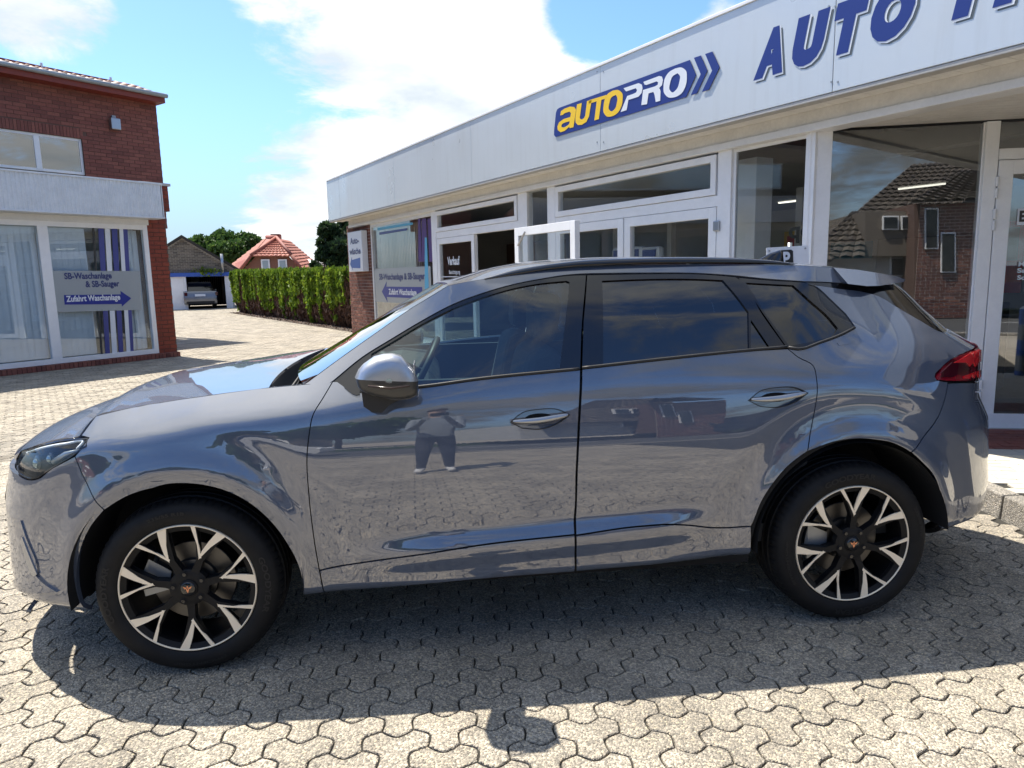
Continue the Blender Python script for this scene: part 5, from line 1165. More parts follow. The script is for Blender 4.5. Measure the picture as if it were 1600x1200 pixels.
    for ch,wd in (('A',1.02),('U',.98),('T',.9),('O',1.10)):
        letter(ch,x,x-adv*wd*.98,z0,H);x-=adv*wd
    xT=fac(1468,40,FO)[0]
    for ch,wd in (('T',.95),('H',1.0)):
        letter(ch,xT,xT-adv*wd*.98,z0,H);xT-=adv*wd
def light_box_sign():
    o0,o1=.03,.17
    A=fac(542.5,363,o1);B_=fac(564,360.5,o1);s1,s0=A[0],B_[0];zt_=(A[1]+B_[1])/2;zb=fac(555,424.5,o1)[1]
    t=empty('hanging_sign',(0,0,0),'small white Autowäsche box sign with a blue arrow on the brick pier','sign')
    mb=MB();wbox(mb,fw,(s0,s1),(zb,zt_),(o0,o1));mb.obj('sign_box',SWH,t,bevel=.01)
    w_=s1-s0;h=zt_-zb
    mb=MB();textinto(mb,'Auto-',lambda x,y:fw(s1-.2*w_-x,zt_-.30*h+y,o1+.004),w_*.62,h*.15,bold=.03);textinto(mb,'wäsche',lambda x,y:fw(s1-.10*w_-x,zt_-.56*h+y,o1+.004),w_*.80,h*.15,bold=.03);mb.obj('lettering',NAVY,t)
    q=[(.10,.80),(.26,.62),(.25,.70),(.85,.66),(.82,.92),(.25,.90),(.28,.97)];mb=MB();slab(mb,[fw(s1-a*w_,zt_-b*h,o1+.001) for a,b in q],FN,.003);mb.obj('arrow',BLUE3,t)
def build_wash_building():
    b=empty('car_wash_building',(0,0,0),'two-storey dark red brick building with ribbed white canopy and shop window at the left edge','building')
    T=lambda u,v,off=0: lbp(u,v,off)
    tp0=T(229,360)[0];tr=0.0;zc=T(250,292,.02)[1];zm=T(250,330,.02)[1]
    # pillar
    brick_wall(b,lw,tp0,tr,0,zm,BRICK_LL,MORT_D,name='brick_pillar',off=.0,budget=180,back=.4)
    z2=T(262,292)[1];brick_wall(b,lw,-.5,.08,zm,z2,BRICK_LL,MORT_D,name='pillar_head',off=.06,budget=20,back=.45)
    mb=MB();wbox(mb,lw,(-.5,.12),(z2,z2+.05),(-.4,.10));mb.obj('pillar_cap',BEIGE,b)
    # canopy
    oc=.42;c0=T(120,275,oc)[1];c1=T(120,331,oc)[1];za=T(250,289,oc)[1];zb_=T(250,339,oc)[1];te=T(252,300,oc)[0]
    n=int((te+9)/.034);vs=[];mb=MB();rows=[]
    for i in range(n+1):
        t=-9+i*.034;o_=oc+(.012 if i%2 else 0);rows.append([lw(t,zb_,o_),lw(t,za,o_)])
        rows.append([lw(t+.017,zb_,o_),lw(t+.017,za,o_)])
    mb.grid(np.array(rows));cn=mb.obj('canopy_cladding',METAL,b);tag(cn,kind='stuff')
    mb=MB();wbox(mb,lw,(-9,te+.02),(za,za+.03),(-.0,oc+.03));wbox(mb,lw,(-9,te+.02),(zb_-.03,zb_),(.03,oc+.02));wbox(mb,lw,(te+.0,te+.02),(zb_,za),(.0,oc+.0));mb.obj('canopy_trim',METAL,b)
    # lintel box over the window
    zh=T(227,352)[1];zh0=T(227,335)[1];mb=MB();wbox(mb,lw,(-9,tp0+.02),(zh,zb_-.032),(-.25,.06));mb.obj('lintel_box',WHITE2,b)
    # shop window
    zs=T(242,558)[1];zs=max(zs,.10);zw=zh
    t1=T(84,450)[0];t0=T(68,450)[0]
    frame_ring(lw,(-9,tp0),(zs,zw),.09,(-.06,.03),'window_frame',WHITE,b)
    mb=MB();wbox(mb,lw,(t0-.0,t1),(zs+.09,zw-.09),(-.06,.03));mb.obj('mullion',WHITE,b)
    fr=T(215,400)[0]
    right=pane(lw,(t1,tp0-.09),(zs+.09,zw-.09),-.01,PANE_L,b);left=pane(lw,(-9+.09,t0),(zs+.09,zw-.09),-.01,PANE_L,b)
    blinds(lw,(t1+.03,T(146,450)[0]),(zs+.1,zw-.1),-.10,BLIND,right,ang=.12,gap=.012);blinds(lw,(T(203,450)[0],tp0-.1),(zs+.1,zw-.1),-.12,BLIND,right,ang=.3);blinds(lw,(-5,t0-.03),(zs+.1,zw-.1),-.10,BLIND,left,ang=.12,gap=.012)
    mb=MB();wbox(mb,lw,(-9,tr-.1),(0,3),(-.9,-.8));mb.obj('inner_wall',INT,b)
    f=P2(lw,lbp,.0)
    for k,(a,c,bb,d) in enumerate(((153,162,168,179),(174,183,190,198),(192,199,203,213))):
        mb=MB();slab(mb,[f(a,354),f(c,355),f(bb+(c-a) if 0 else c+10,555-(k*3)),f(a+12,557-(k*3))],LN,.002);mb.obj('film_stripe',STRIPE,right)
    for a in (145,):
        mb=MB();slab(mb,[f(144,353),f(147,353),f(161,557),f(158,557)],LN,.002);mb.obj('film_stripe',INTD,right)
    for a in (163.5,186):
        mb=MB();slab(mb,[f(a,355),f(a+8,355),f(a+20,556),f(a+12,556)],LN,.0015);mb.obj('film_stripe',SWH,right)
    ff=P2(lw,lbp,.004);mb=MB();slab(mb,[ff(77,423),ff(218,423.5),ff(222,484),ff(82,488)],LN,.003);fl=mb.obj('frosted_film',FROST,right)
    def ltext(mb,s,u0,v0,u1,h,off=.012):
        a,z=T(u0,v0,off);c,_=T(u1,v0,off);textinto(mb,s,lambda x,y:lw(a+x,z+y,off),c-a,h,bold=.03)
    mb=MB();hh=T(110,426,.012)[1]-T(110,436,.012)[1];ltext(mb,'SB-Waschanlage',101,436,175,hh*.95);ltext(mb,'& SB-Sauger',134,448.5,187,hh*.95);mb.obj('lettering',NAVY,fl)
    f3=P2(lw,lbp,.009);mb=MB();slab(mb,[f3(100,461),f3(189,460),f3(188,454.5),f3(205,466),f3(190.5,479),f3(190,475),f3(101,476)],LN,.003);ar=mb.obj('arrow',BLUE2,fl);mb=MB();ltext(mb,'Zufahrt Waschanlage',104,471.5,188.5,hh*.9,.016);mb.obj('arrow_lettering',SWH,ar)
    # sill of upright bricks
    x=-7.5
    mb0=MB();wbox(mb0,lw,(0,.066),(0,.0),(0,.0))
    while x<.0:
        mb=MB();wbox(mb,lw,(x,x+.066),(.0,zs-.005+rng.uniform(-.003,.003)),(-.05,.12));mb.obj('sill_brick',BRICK_L,b,bevel=.004);x+=.075
    mb=MB();wbox(mb,lw,(-9,tr),(0,zs-.02),(-.3,.10));mb.obj('sill_core',MORT_D,b)
    # upper storey
    off=-5.0;zt=T(247,163,off)[1];tu=T(249,220,off)[0];w0=T(0,208,off);w1=T(128,217,off);zb2=T(131,273,off)[1]
    w1z=w1[1];
    sold=(-9,w1[0]+.02,w1z+.0,w1z+.24)
    brick_wall(b,lw,-11.0,tu,za-.4,zt,BRICK_L,MORT_D,holes=((-11.0,w1[0],za-.4,w1z),),off=off,budget=300,back=.3,bl=.27,bh=.078,name='brick_wall',soldier=((-11.0,w1[0],w1z,w1z+.24),))
    frame_ring(lw,(-9.5,w1[0]),(zb2-.0,w1z),.06,(off-.12,off-.05),'window_frame',WHITE,b)
    tm=T(61,240,off)[0];mb=MB();wbox(mb,lw,(tm-.06,tm+.06),(zb2-.0,w1z-.06),(off-.12,off-.05));mb.obj('mullion',WHITE,b)
    pane(lw,(tm+.06,w1[0]-.06),(zb2-.0,w1z-.06),off-.07,PANE_U,b);pane(lw,(-9.5,tm-.06),(zb2-.0,w1z-.06),off-.07,PANE_U,b)
    mb=MB();wbox(mb,lw,(-11,tu-.3),(za-.4,zt),(off-.9,off-.8));mb.obj('room_back',INTD,b)
    mb=MB();wbox(mb,lw,(-11,tr-.02),(za-.03,za+.02),(off,-.02));mb.obj('lower_roof',mat('grey roofing felt',(.07,.07,.07),.9),b)
    # side and back walls, eaves, roof
    D=5.5
    mb=MB();wbox(mb,lw,(tu-.02,tu),(za,zt),(off-D,off-.31));wbox(mb,lw,(tr-.25,tr-.01),(0,za-.04),(-5.2,-.42));wbox(mb,lw,(-11,tu),(0,zt),(off-D-.2,off-D));mb.obj('side_wall',BRICK_L,b)
    oe=off+.42;ze=T(258,160,oe)[1];te2=T(258,158,oe)[0]
    mb=MB();wbox(mb,lw,(-12,te2),(ze-.02,ze+.13),(oe-.04,oe));wbox(mb,lw,(-12,te2-.02),(ze-.01,ze+.01),(off-.05,oe-.04));wbox(mb,lw,(te2-.03,te2),(ze-.02,ze+.13),(off-1,oe-.04));mb.obj('eaves_board',REDBOARD,b)
    mb=MB();pts=[lw(-12,ze+.15,oe+.06),lw(te2+.03,ze+.15,oe+.06)];mb.tube(pts,.055,10);mb.obj('gutter',GUT,b,True)
    # pantiles: rows up the slope
    sl=math.radians(19);mt=MB();
    for k in range(9):
        a=k/8;mt.v.append((a*.23,0,.028*math.sin(a*2*math.pi)+.02))
    for k in range(9):
        a=k/8;mt.v.append((a*.23,.36,.028*math.sin(a*2*math.pi)+.02-.018))
    for k in range(9):
        a=k/8;mt.v.append((a*.23,0,.028*math.sin(a*2*math.pi)-.0))
    mt.f=[(k,k+1,10+k,9+k) for k in range(8)]+[(18+k,19+k,k+1,k) for k in range(8)];mt.m=[0]*16
    tm_=mt.mesh('roof_tile',ROOFP,True);X=np.array(LE);Yd=-np.array(LN)*math.cos(sl)+np.array([0,0,math.sin(sl)]);Zd=np.cross(X,Yd)
    rf=empty('tiled_roof');rf.parent=b
    for r_ in range(4):
        for i in range(48):
            p=np.array(lw(te2-.25-i*.205,ze+.17,oe-.02))+Yd*(r_*.31);o=bpy.data.objects.new('roof_tile',tm_)
            o.matrix_world=Matrix(((X[0],Yd[0],Zd[0],p[0]),(X[1],Yd[1],Zd[1],p[1]),(X[2],Yd[2],Zd[2],p[2]),(0,0,0,1)));link(o,rf)
    mb=MB();q0=np.array(lw(te2,ze+.14,oe-.02));q1=np.array(lw(-12,ze+.14,oe-.02));mb.add([q0,q1,q1+Yd*1.5,q0+Yd*1.5],[(0,1,2,3)]);mb.obj('roof_deck',DARKW,rf)
    mb=MB();wbox(mb,lw,(te2-.9,te2-.9+.0),(0,0),(0,0))
    for i in range(8):
        mb=MB();a=te2-.95-i*1.6;zz=ze+.17+.20;mb_=wbox(mb,lw,(a,a-1.54),(zz,zz+.13),(oe-.85,oe-.80));mb.obj('roof_panel',REDBOARD if i>=0 else METAL,rf)
        mb=MB();wbox(mb,lw,(a+.0,a+.04),(zz-.02,zz+.20),(oe-.84,oe-.79));mb.obj('panel_clamp',METAL,rf)
    # wall lamp
    s,z=T(174,203,off);s2,z_=T(180,186,off);mb=MB();wbox(mb,lw,(s-.05,s2+.06),(z,z_),(off,off+.14));l=mb.obj('wall_lamp',SATIN,None,bevel=.02);tag(l,'small silver lamp high on the dark brick wall above the canopy','lamp')
    mb=MB();wbox(mb,lw,(s+.02,s2-.01),(z_,z_+.07),(off,off+.06));mb.obj('lamp_bracket',GUT,l)
    return b
def wframe(P0,ux,n):
    P0=np.array(P0,float);ux=np.array(ux,float);n=np.array(n,float)
    return lambda s,z,o=0: tuple(P0+ux*s+n*o+np.array([0,0,z]))
def small_car(loc,rz,paint,label,L=4.1,Wd=1.7,H=1.42,plate=True):
    t=empty('parked_car',loc,label,'car',rz=rz)
    prof=[(-L/2,.35),(-L/2-.02,.62),(-L/2+.08,.82),(-L/2+.35,.92)]
    body=[(-L/2+.02,.28),(-L/2-.02,.55),(-L/2+.05,.86),(-L/2+.12,.95),(-.9,1.0),(.6,.97),(1.0,.93),(L/2-.3,.80),(L/2,.66),(L/2+.02,.40),(L/2-.08,.25)]
    cab=[(-L/2+.10,.95),(-L/2+.42,H-.06),(-L/2+.75,H),(-.1,H),(.35,H-.08),(1.0,.93)]
    hw=Wd/2
    mb=MB();rows=[]
    for k,y in ((.86,-hw),(.97,-hw+.05),(1,-hw+.12),(1,0),(1,hw-.12),(.97,hw-.05),(.86,hw)):
        rows.append([(x*(.97+.03*k if abs(y)>hw-.1 else 1),y,.3+(z-.3)*(.93+.07*k)) for x,z in body])
    A=np.array(rows);A=np.concatenate([A,A[:,:1]],1);mb.grid(A,flip=False);mb.add(A[0][:-1],[tuple(range(len(body)))]);mb.add(A[-1][:-1],[tuple(range(len(body)))[::-1]])
    mb.obj('body',paint,t,True,angle=35)
    mb=MB();rows=[]
    for y,k in ((-hw+.08,0),(-hw+.24,1),(0,1.02),(hw-.24,1),(hw-.08,0)):
        rows.append([(x if k==0 else x*.985+.0,y if k else y,.95+(z-.95)*(k if k else 0)) for x,z in cab])
    mb.grid(np.array(rows));mb.obj('greenhouse',BLACKG,t,True,angle=40)
    mb=MB();mb.box((-L/2+.62,-hw+.24,H-.012),(.05,hw-.24,H+.012));mb.obj('roof',paint,t,bevel=.01)
    for x in (-L*.31,L*.31):
        for sy in (-1,1):
            mb=MB();mb.tube([(x,sy*(hw-.02),.31),(x,sy*(hw-.22),.31)],.31,24);w_=mb.obj('wheel',TYRE,t,True,angle=40)
            mb=MB();mb.tube([(x,sy*(hw-.012),.31),(x,sy*(hw-.03),.31)],.20,18);mb.obj('hub_cap',SATIN,w_,True,angle=40)
    for sy in (-1,1):
        mb=MB();mb.box((-L/2-.025,sy*(hw-.06)-.13,.72),(-L/2+.06,sy*(hw-.06)+.0 if sy<0 else hw-.03,.90));mb.obj('tail_light',REDD,t,bevel=.02)
        mb=MB();mb.box((L/2-.08,sy*(hw-.25)-.15,.60),(L/2+.02,sy*(hw-.25)+.12,.72));mb.obj('headlight',SWH,t,bevel=.02)
        mb=MB();mb.box((.55,sy*(hw+.02)-.07,.92),(.68,sy*(hw+.02)+.07,1.05));mb.obj('door_mirror',paint,t,bevel=.03)
    mb=MB();mb.box((-L/2-.04,-.26,.68),(-L/2-.015,.26,.80));mb.obj('number_plate',SWH,t)
    mb=MB();mb.box((-L/2-.035,-hw+.12,.28),(-L/2+.05,hw-.12,.42));mb.obj('lower_bumper',BLACKM,t)
    return t
def build_garage():
    A=np.array([-13.95,36.39,0.]);B_=np.array([-10.854,35.313,0.]);d=(B_-A)/np.linalg.norm(B_-A);vd=C-(A+B_)/2;vd[2]=0;n=vd/np.linalg.norm(vd);d=np.array([-n[1],n[0],0]);
    if d@(B_-A)<0:d=-d
    w_=wframe(A,d,n);g=lambda u,v,o=0:(lambda p:(float((p-A)@d),float(p[2])))(onplane(u,v,A+n*o,n))
    t=empty('garage',(0,0,0),'grey-brown brick garage with a blue lintel and open door ending the drive','garage')
    ap=g(284,372);l0=g(262,386);r0=g(378,427);zl=g(315,432)[1];zt=g(315,426)[1];x0=g(262,450)[0]-.6;x1=g(362,450)[0]
    # brick gable in courses clipped to the roof line
    items=[];h=.085;z=zt
    core=MB();core.add([w_(x0,zt,-.02),w_(r0[0],zt,-.02),w_(ap[0],ap[1],-.02),w_(x0,l0[1]-.4,-.02)],[(0,1,2,3)]);gw=core.obj('gable_wall',MORT_W,t)
    R_=MB();cnt=0;mesh_=None
    lt=lambda x: ap[1]-(ap[0]-x)*(ap[1]-l0[1])/(ap[0]-l0[0]) if x<ap[0] else ap[1]-(x-ap[0])*(ap[1]-r0[1])/(r0[0]-ap[0])
    r=0
    while z<ap[1]-.1:
        x=x0+(.12 if r%2 else 0)
        while x<r0[0]:
            if min(lt(x),lt(x+.23))>z+h:
                wbox(R_,w_,(x,x+.235),(z+.006,z+h-.008),(-.02,rng.uniform(-.004,.02)))
            x+=.25
        z+=h;r+=1
    tag(R_.obj('brick_field',BRICK_G,gw),kind='stuff')
    for (a,b) in ((l0,ap),(ap,r0)):
        mb=MB();e=.16;vs=[w_(a[0],a[1],.2),w_(b[0],b[1],.2),w_(b[0],b[1]+e,.2),w_(a[0],a[1]+e,.2),w_(a[0],a[1],-7),w_(b[0],b[1],-7),w_(b[0],b[1]+e,-7),w_(a[0],a[1]+e,-7)]
        mb.add(vs,[(0,1,2,3),(4,7,6,5),(0,4,5,1),(2,6,7,3),(0,3,7,4),(1,5,6,2)]);mb.obj('roof_slope',DARKW,t)
    mb=MB();wbox(mb,w_,(x0,x1+.1),(zl,zt),(-.1,.25));mb.obj('blue_lintel',mat('blue paint',(.03,.10,.42),.4),t)
    a=g(288,450)[0];b=g(352,450)[0]
    mb=MB();wbox(mb,w_,(x0,g(287,450)[0]),(0,zl),(-.1,.12));mb.obj('sliding_door',WHITE,t)
    mb=MB();wbox(mb,w_,(g(287,450)[0],a+.12),(0,zl),(-.3,.2));mb.obj('door_post',WHITE2,t)
    mb=MB();wbox(mb,w_,(b,x1),(0,zl),(-.3,.15));mb.obj('door_post',WHITE2,t)
    mb=MB();wbox(mb,w_,(x0,x1),(0,zt),(-6.1,-6));wbox(mb,w_,(x0-.1,x0),(0,zt),(-6,-.1));wbox(mb,w_,(x1,x1+.1),(0,zt),(-6,-.1));wbox(mb,w_,(x0,x1),(zl+.0,zl+.05),(-6,-.1));mb.obj('inner_walls',INT,t)
    mb=MB();n_=0
    for i in range(18):
        s_=a+i*(b-a)/18;wbox(mb,w_,(s_,s_+.08),(0,zl),(-6.0,-5.93))
    mb.obj('wall_battens',INTD,t)
    mb=MB();wbox(mb,w_,(g(297,450)[0],g(312,450)[0]),(1.2,1.9),(-5.92,-5.88));mb.obj('poster_board',WHITE2,t)
    p=g(350,450);mb=MB();mb.tube([w_(p[0],zt,.3),w_(p[0],g(350,397)[1],.3)],.07,10);mb.obj('flue_pipe',SATIN,t,True)
    mb=MB()
    c_=g(314.5,480);p=w_(c_[0],0,-1.6);fw_=-n;rz=math.atan2(fw_[1],fw_[0])
    small_car((p[0],p[1],0),rz,mat('silver paint',(.22,.23,.25),.25,.6),'silver hatchback parked nose-in inside the open garage',L=4.0,Wd=1.62)
    # leafy plant above the lintel
    q=w_(g(322,424)[0],zt+.05,.2);o=leaves('climbing_plant',np.array(q)+rng.normal(0,1,(160,3))*[.35,.1,.09],.08,LEAFH,seed=5);tag(o,'pale green creeper sprig on the blue garage lintel','plant')
    dk=g(366,484);P=atz(367,486,0);small_car((P[0]+.9,P[1]+1.9,0),math.radians(100),mat('dark paint',(.03,.032,.036),.3),'dark car mostly hidden behind the hedge beside the garage',L=4.0,Wd=1.65)
def build_hedge():
    A=atz(556,516,0);B_=atz(368,488,0);A2=A+(A-B_)/np.linalg.norm(B_-A)*.9;L_=np.linalg.norm(B_-A2);d=(B_-A2)/L_;n=np.array([d[1],-d[0],0])
    if n@(C-A)<0:n=-n
    H=2.02;zA=onplane(553,424,A,n)[2];zB=onplane(372,425,B_,n)[2]
    t=empty('hedge',(0,0,0),'long clipped thuja hedge with yellow-green top and brown bare patches beside the driveway','hedge')
    W_=1.1;r=np.random.default_rng(11)
    N=62000
    s=r.uniform(0,L_,N);z=r.uniform(0,1,N)**.8;zt=zA+(zB-zA)*s/L_
    face=r.uniform(0,1,N);o=np.where(face<.62,-r.exponential(.05,N),-r.uniform(0,W_,N));top=face>.8
    zz=np.where(top,zt-r.exponential(.05,N),.05+z*(zt-.05))
    endf=(face>.62)&(face<.8);s=np.where(endf,r.uniform(0,.15,N),s)
    # vertical clump waves
    def wob(x,sc,sd):
        q=np.random.default_rng(sd).uniform(-1,1,400);t=x*sc;i=np.clip(t.astype(int),0,398);f=t-i;f=f*f*(3-2*f);return q[i]*(1-f)+q[i+1]*f
    ph=1.6*wob(s,2.1,1)+1.1*wob(s,6.3,2)+.6*wob(s,1.0,3);o=o+.06*ph*np.clip(zz/zt,0,1)+.02*r.normal(0,1,N)-.16*(1-np.clip(zz/.8,0,1))**2
    zz=zz+.04*np.sin(s*7+2)*(zz>zt-.2)+r.normal(0,.02,N)
    # the lower face is patchy: bare brown twigs show between green tufts
    pn=1.7*wob(s+zz*.15,1.9,4)+1.2*wob(s+zz*.1,5.2,5)+1.0*wob(s-zz*.2,13.,6)+.8*wob(zz+s*.05,5.,7)+.35*r.normal(0,1,N)+(zz/zt-.50)*4.2
    green=(pn>.75)|top
    P=np.array([*A2[:2],0])+s[:,None]*d+o[:,None]*n+np.c_[np.zeros(N),np.zeros(N),zz]
    leaves('foliage',P[green],.085,LEAFH,t,stretch=(1,1,1.5),up=.6,seed=12)
    br=~green;Q=P[br]-n*.07;leaves('dry_twigs',Q,.085,TWIG,t,stretch=(.8,.8,1.8),up=.7,seed=13)
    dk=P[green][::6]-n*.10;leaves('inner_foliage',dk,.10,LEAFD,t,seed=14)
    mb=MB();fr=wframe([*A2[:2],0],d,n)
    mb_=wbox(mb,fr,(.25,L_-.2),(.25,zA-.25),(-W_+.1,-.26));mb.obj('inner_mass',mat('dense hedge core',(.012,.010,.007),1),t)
    mb=MB()
    for i in range(int(L_/.45)):
        x=.2+i*.45+r.uniform(-.05,.05);o_=-.30-r.uniform(0,.1);mb=MB();mb.tube([fr(x,0,o_),fr(x+r.uniform(-.1,.1),.35,o_+.03),fr(x+r.uniform(-.15,.15),.9,o_-.02)],[.035,.028,.015],6);mb.obj('stem',BARK,t,True)
    # soil strip
    mb=MB();vs=[fr(-.2,.004,.35),fr(L_,.004,.35),fr(L_,.004,-W_-.3),fr(-.2,.004,-W_-.3)];mb.add(vs,[(0,1,2,3)]);s_=mb.obj('soil_strip',weather(mat('dark soil',(.05,.035,.025),.95),.3,6,.5));tag(s_,kind='structure')
    P=np.array([fr(x,r.uniform(.004,.03),r.uniform(-.2,.35)) for x in r.uniform(0,L_,900)]);o=leaves('fallen_leaves',P,.03,TWIG,None,up=.0,seed=15);tag(o,kind='stuff')
def build_house():
    y0=48.;t=empty('house',(0,0,0),'brick house with bright red half-hipped tile roof beyond the hedge','house')
    q=lambda u,v,y=y0: tuple(aty(u,v,y))
    base=lambda u,y=y0: (q(u,440,y)[0],y,0)
    # gable wall with two windows
    L0,L1=q(378,424),q(401,399);R1,R0=q(450,399),q(470,420);gx0,gx1=L0[0],R0[0]
    zw=L1[2]
    mb=MB();mb.add([(gx0-1.0,y0,0),(gx1+.6,y0,0),(gx1+.6,y0,R0[2]-.4),R0,R1,L1,L0,(gx0-1.0,y0,L0[2]-.5)],[tuple(range(8))]);g=mb.obj('gable_wall',BRICK_H,t)
    for (a,b,c,d) in ((409,421,405,424),(435.5,448,405,424)):
        p0=q(a,d,y0-.06);p1=q(b,c,y0-.06);f=MB();f.box((p0[0],y0-.10,p0[2]),(p1[0],y0-.02,p1[2]));w_=f.obj('window',WHITE,t);f=MB();f.box((p0[0]+.1,y0-.13,p0[2]+.1),(p1[0]-.1,y0-.102,p1[2]-.1));f.obj('pane',mat('house pane',(.35,.42,.45),.1) if 'house pane' not in bpy.data.materials else bpy.data.materials['house pane'],w_)
    def tiled(name,quad,m,nu=None,parent=t):
        """tile relief: courses step down the slope"""
        A,B_,D,E_=[np.array(p,float) for p in quad] # bottom-left, bottom-right, top-right, top-left
        H=np.linalg.norm((E_+D)/2-(A+B_)/2);n=max(3,int(H/.33));W_=max(np.linalg.norm(B_-A),np.linalg.norm(D-E_));k=max(2,int(W_/.30));nr=np.cross(B_-A,E_-A);nr/=np.linalg.norm(nr)
        if nr[2]<0:nr=-nr
        mb=MB()
        for r in range(n):
            for c in range(k):
                f=lambda a,b:(A+(B_-A)*a)*(1-b)+(E_+(D-E_)*a)*b
                a0,a1=c/k,(c+.94)/k;b0,b1=r/n,(r+1.05)/n
                p=[f(a0,b0)+nr*.07,f(a1,b0)+nr*.07,f(a1,b1)+nr*.02,f(a0,b1)+nr*.02,f((a0+a1)/2,b0)+nr*.12,f((a0+a1)/2,b1)+nr*.06,f(a0,b0),f(a1,b0)]
                mb.add(p,[(0,4,5,3),(4,1,2,5),(6,7,1,4,0)])
        mb.add([A,B_,D,E_],[(0,1,2,3)])
        o=mb.obj(name,m,parent);tag(o,kind='stuff');return o
    apx=q(432,373,y0+2.2)
    e=.35
    L1f=(L1[0]-.3,y0-e,L1[2]-.1);R1f=(R1[0]+.3,y0-e,R1[2]-.1)
    tiled('hip_tiles',[L1f,R1f,apx,apx],ROOFR)
    rr=q(452,377,y0+5);rl=q(417,372,y0+7)
    far=q(507,422,y0+3.0);bl=q(364,413,y0+6)
    tiled('roof_tiles',[(R0[0]+.3,y0-e,R0[2]-.5),far,rr,apx],ROOFR)
    tiled('roof_tiles',[(R0[0]+.3,y0-e,R0[2]-.5),(R0[0]+.35,y0-e,R0[2]-.45),apx,R1f],ROOFR)
    tiled('roof_tiles',[bl,(L0[0]-.5,y0-e,L0[2]-.6),L1f,rl],ROOFR);tiled('roof_tiles',[L1f,L1f,apx,rl],ROOFR)
    for a,b in ((L1f,apx),(R1f,apx),(apx,rl),((R0[0]+.3,y0-e,R0[2]-.5),R1f),((L0[0]-.5,y0-e,L0[2]-.6),L1f)):
        mb=MB();up=np.array([0,0,.10]);mb.tube([np.array(a)+up,np.array(b)+up],.13,8);mb.obj('ridge_tile',ROOFR,t,True)
    mb=MB();c0=q(425,377,y0+6);c1=q(438,366,y0+6);mb.box((c0[0],y0+5.6,c0[2]-1),(c1[0],y0+6.4,c1[2]));mb.obj('chimney',BRICK_LL,t)
    mb=MB();sk=[q(482,408,y0+1.8),q(485,407.5,y0+1.8),q(492,418,y0+1.2),q(489,418.5,y0+1.2)];mb.add([(p[0],p[1]-.3,p[2]+.12) for p in sk],[(0,1,2,3)]);mb.obj('skylight',SWH,t)
    mb=MB();mb.box((gx0-4,y0+.1,0),(gx1+4,y0+9,2.2));mb.obj('ground_floor',BRICK_H,t)
    # a low roof further right
    t2=empty('outbuilding',(0,0,0),'low brown roofed shed between the red roof and the dark tree','shed');a=q(498,421,46);b=q(536,421,46);c=q(528,408,48);d=q(505,406,48)
    tiled('roof_tiles',[a,b,c,d],ROOFD,parent=t2);mb=MB();mb.box((a[0]+.2,46.2,0),(b[0]-.2,49,a[2]-.05));mb.obj('wall',BRICK_H,t2)
def refl(p):
    p=np.array(p,float);return p-2*((p-EK)@EN)*EN
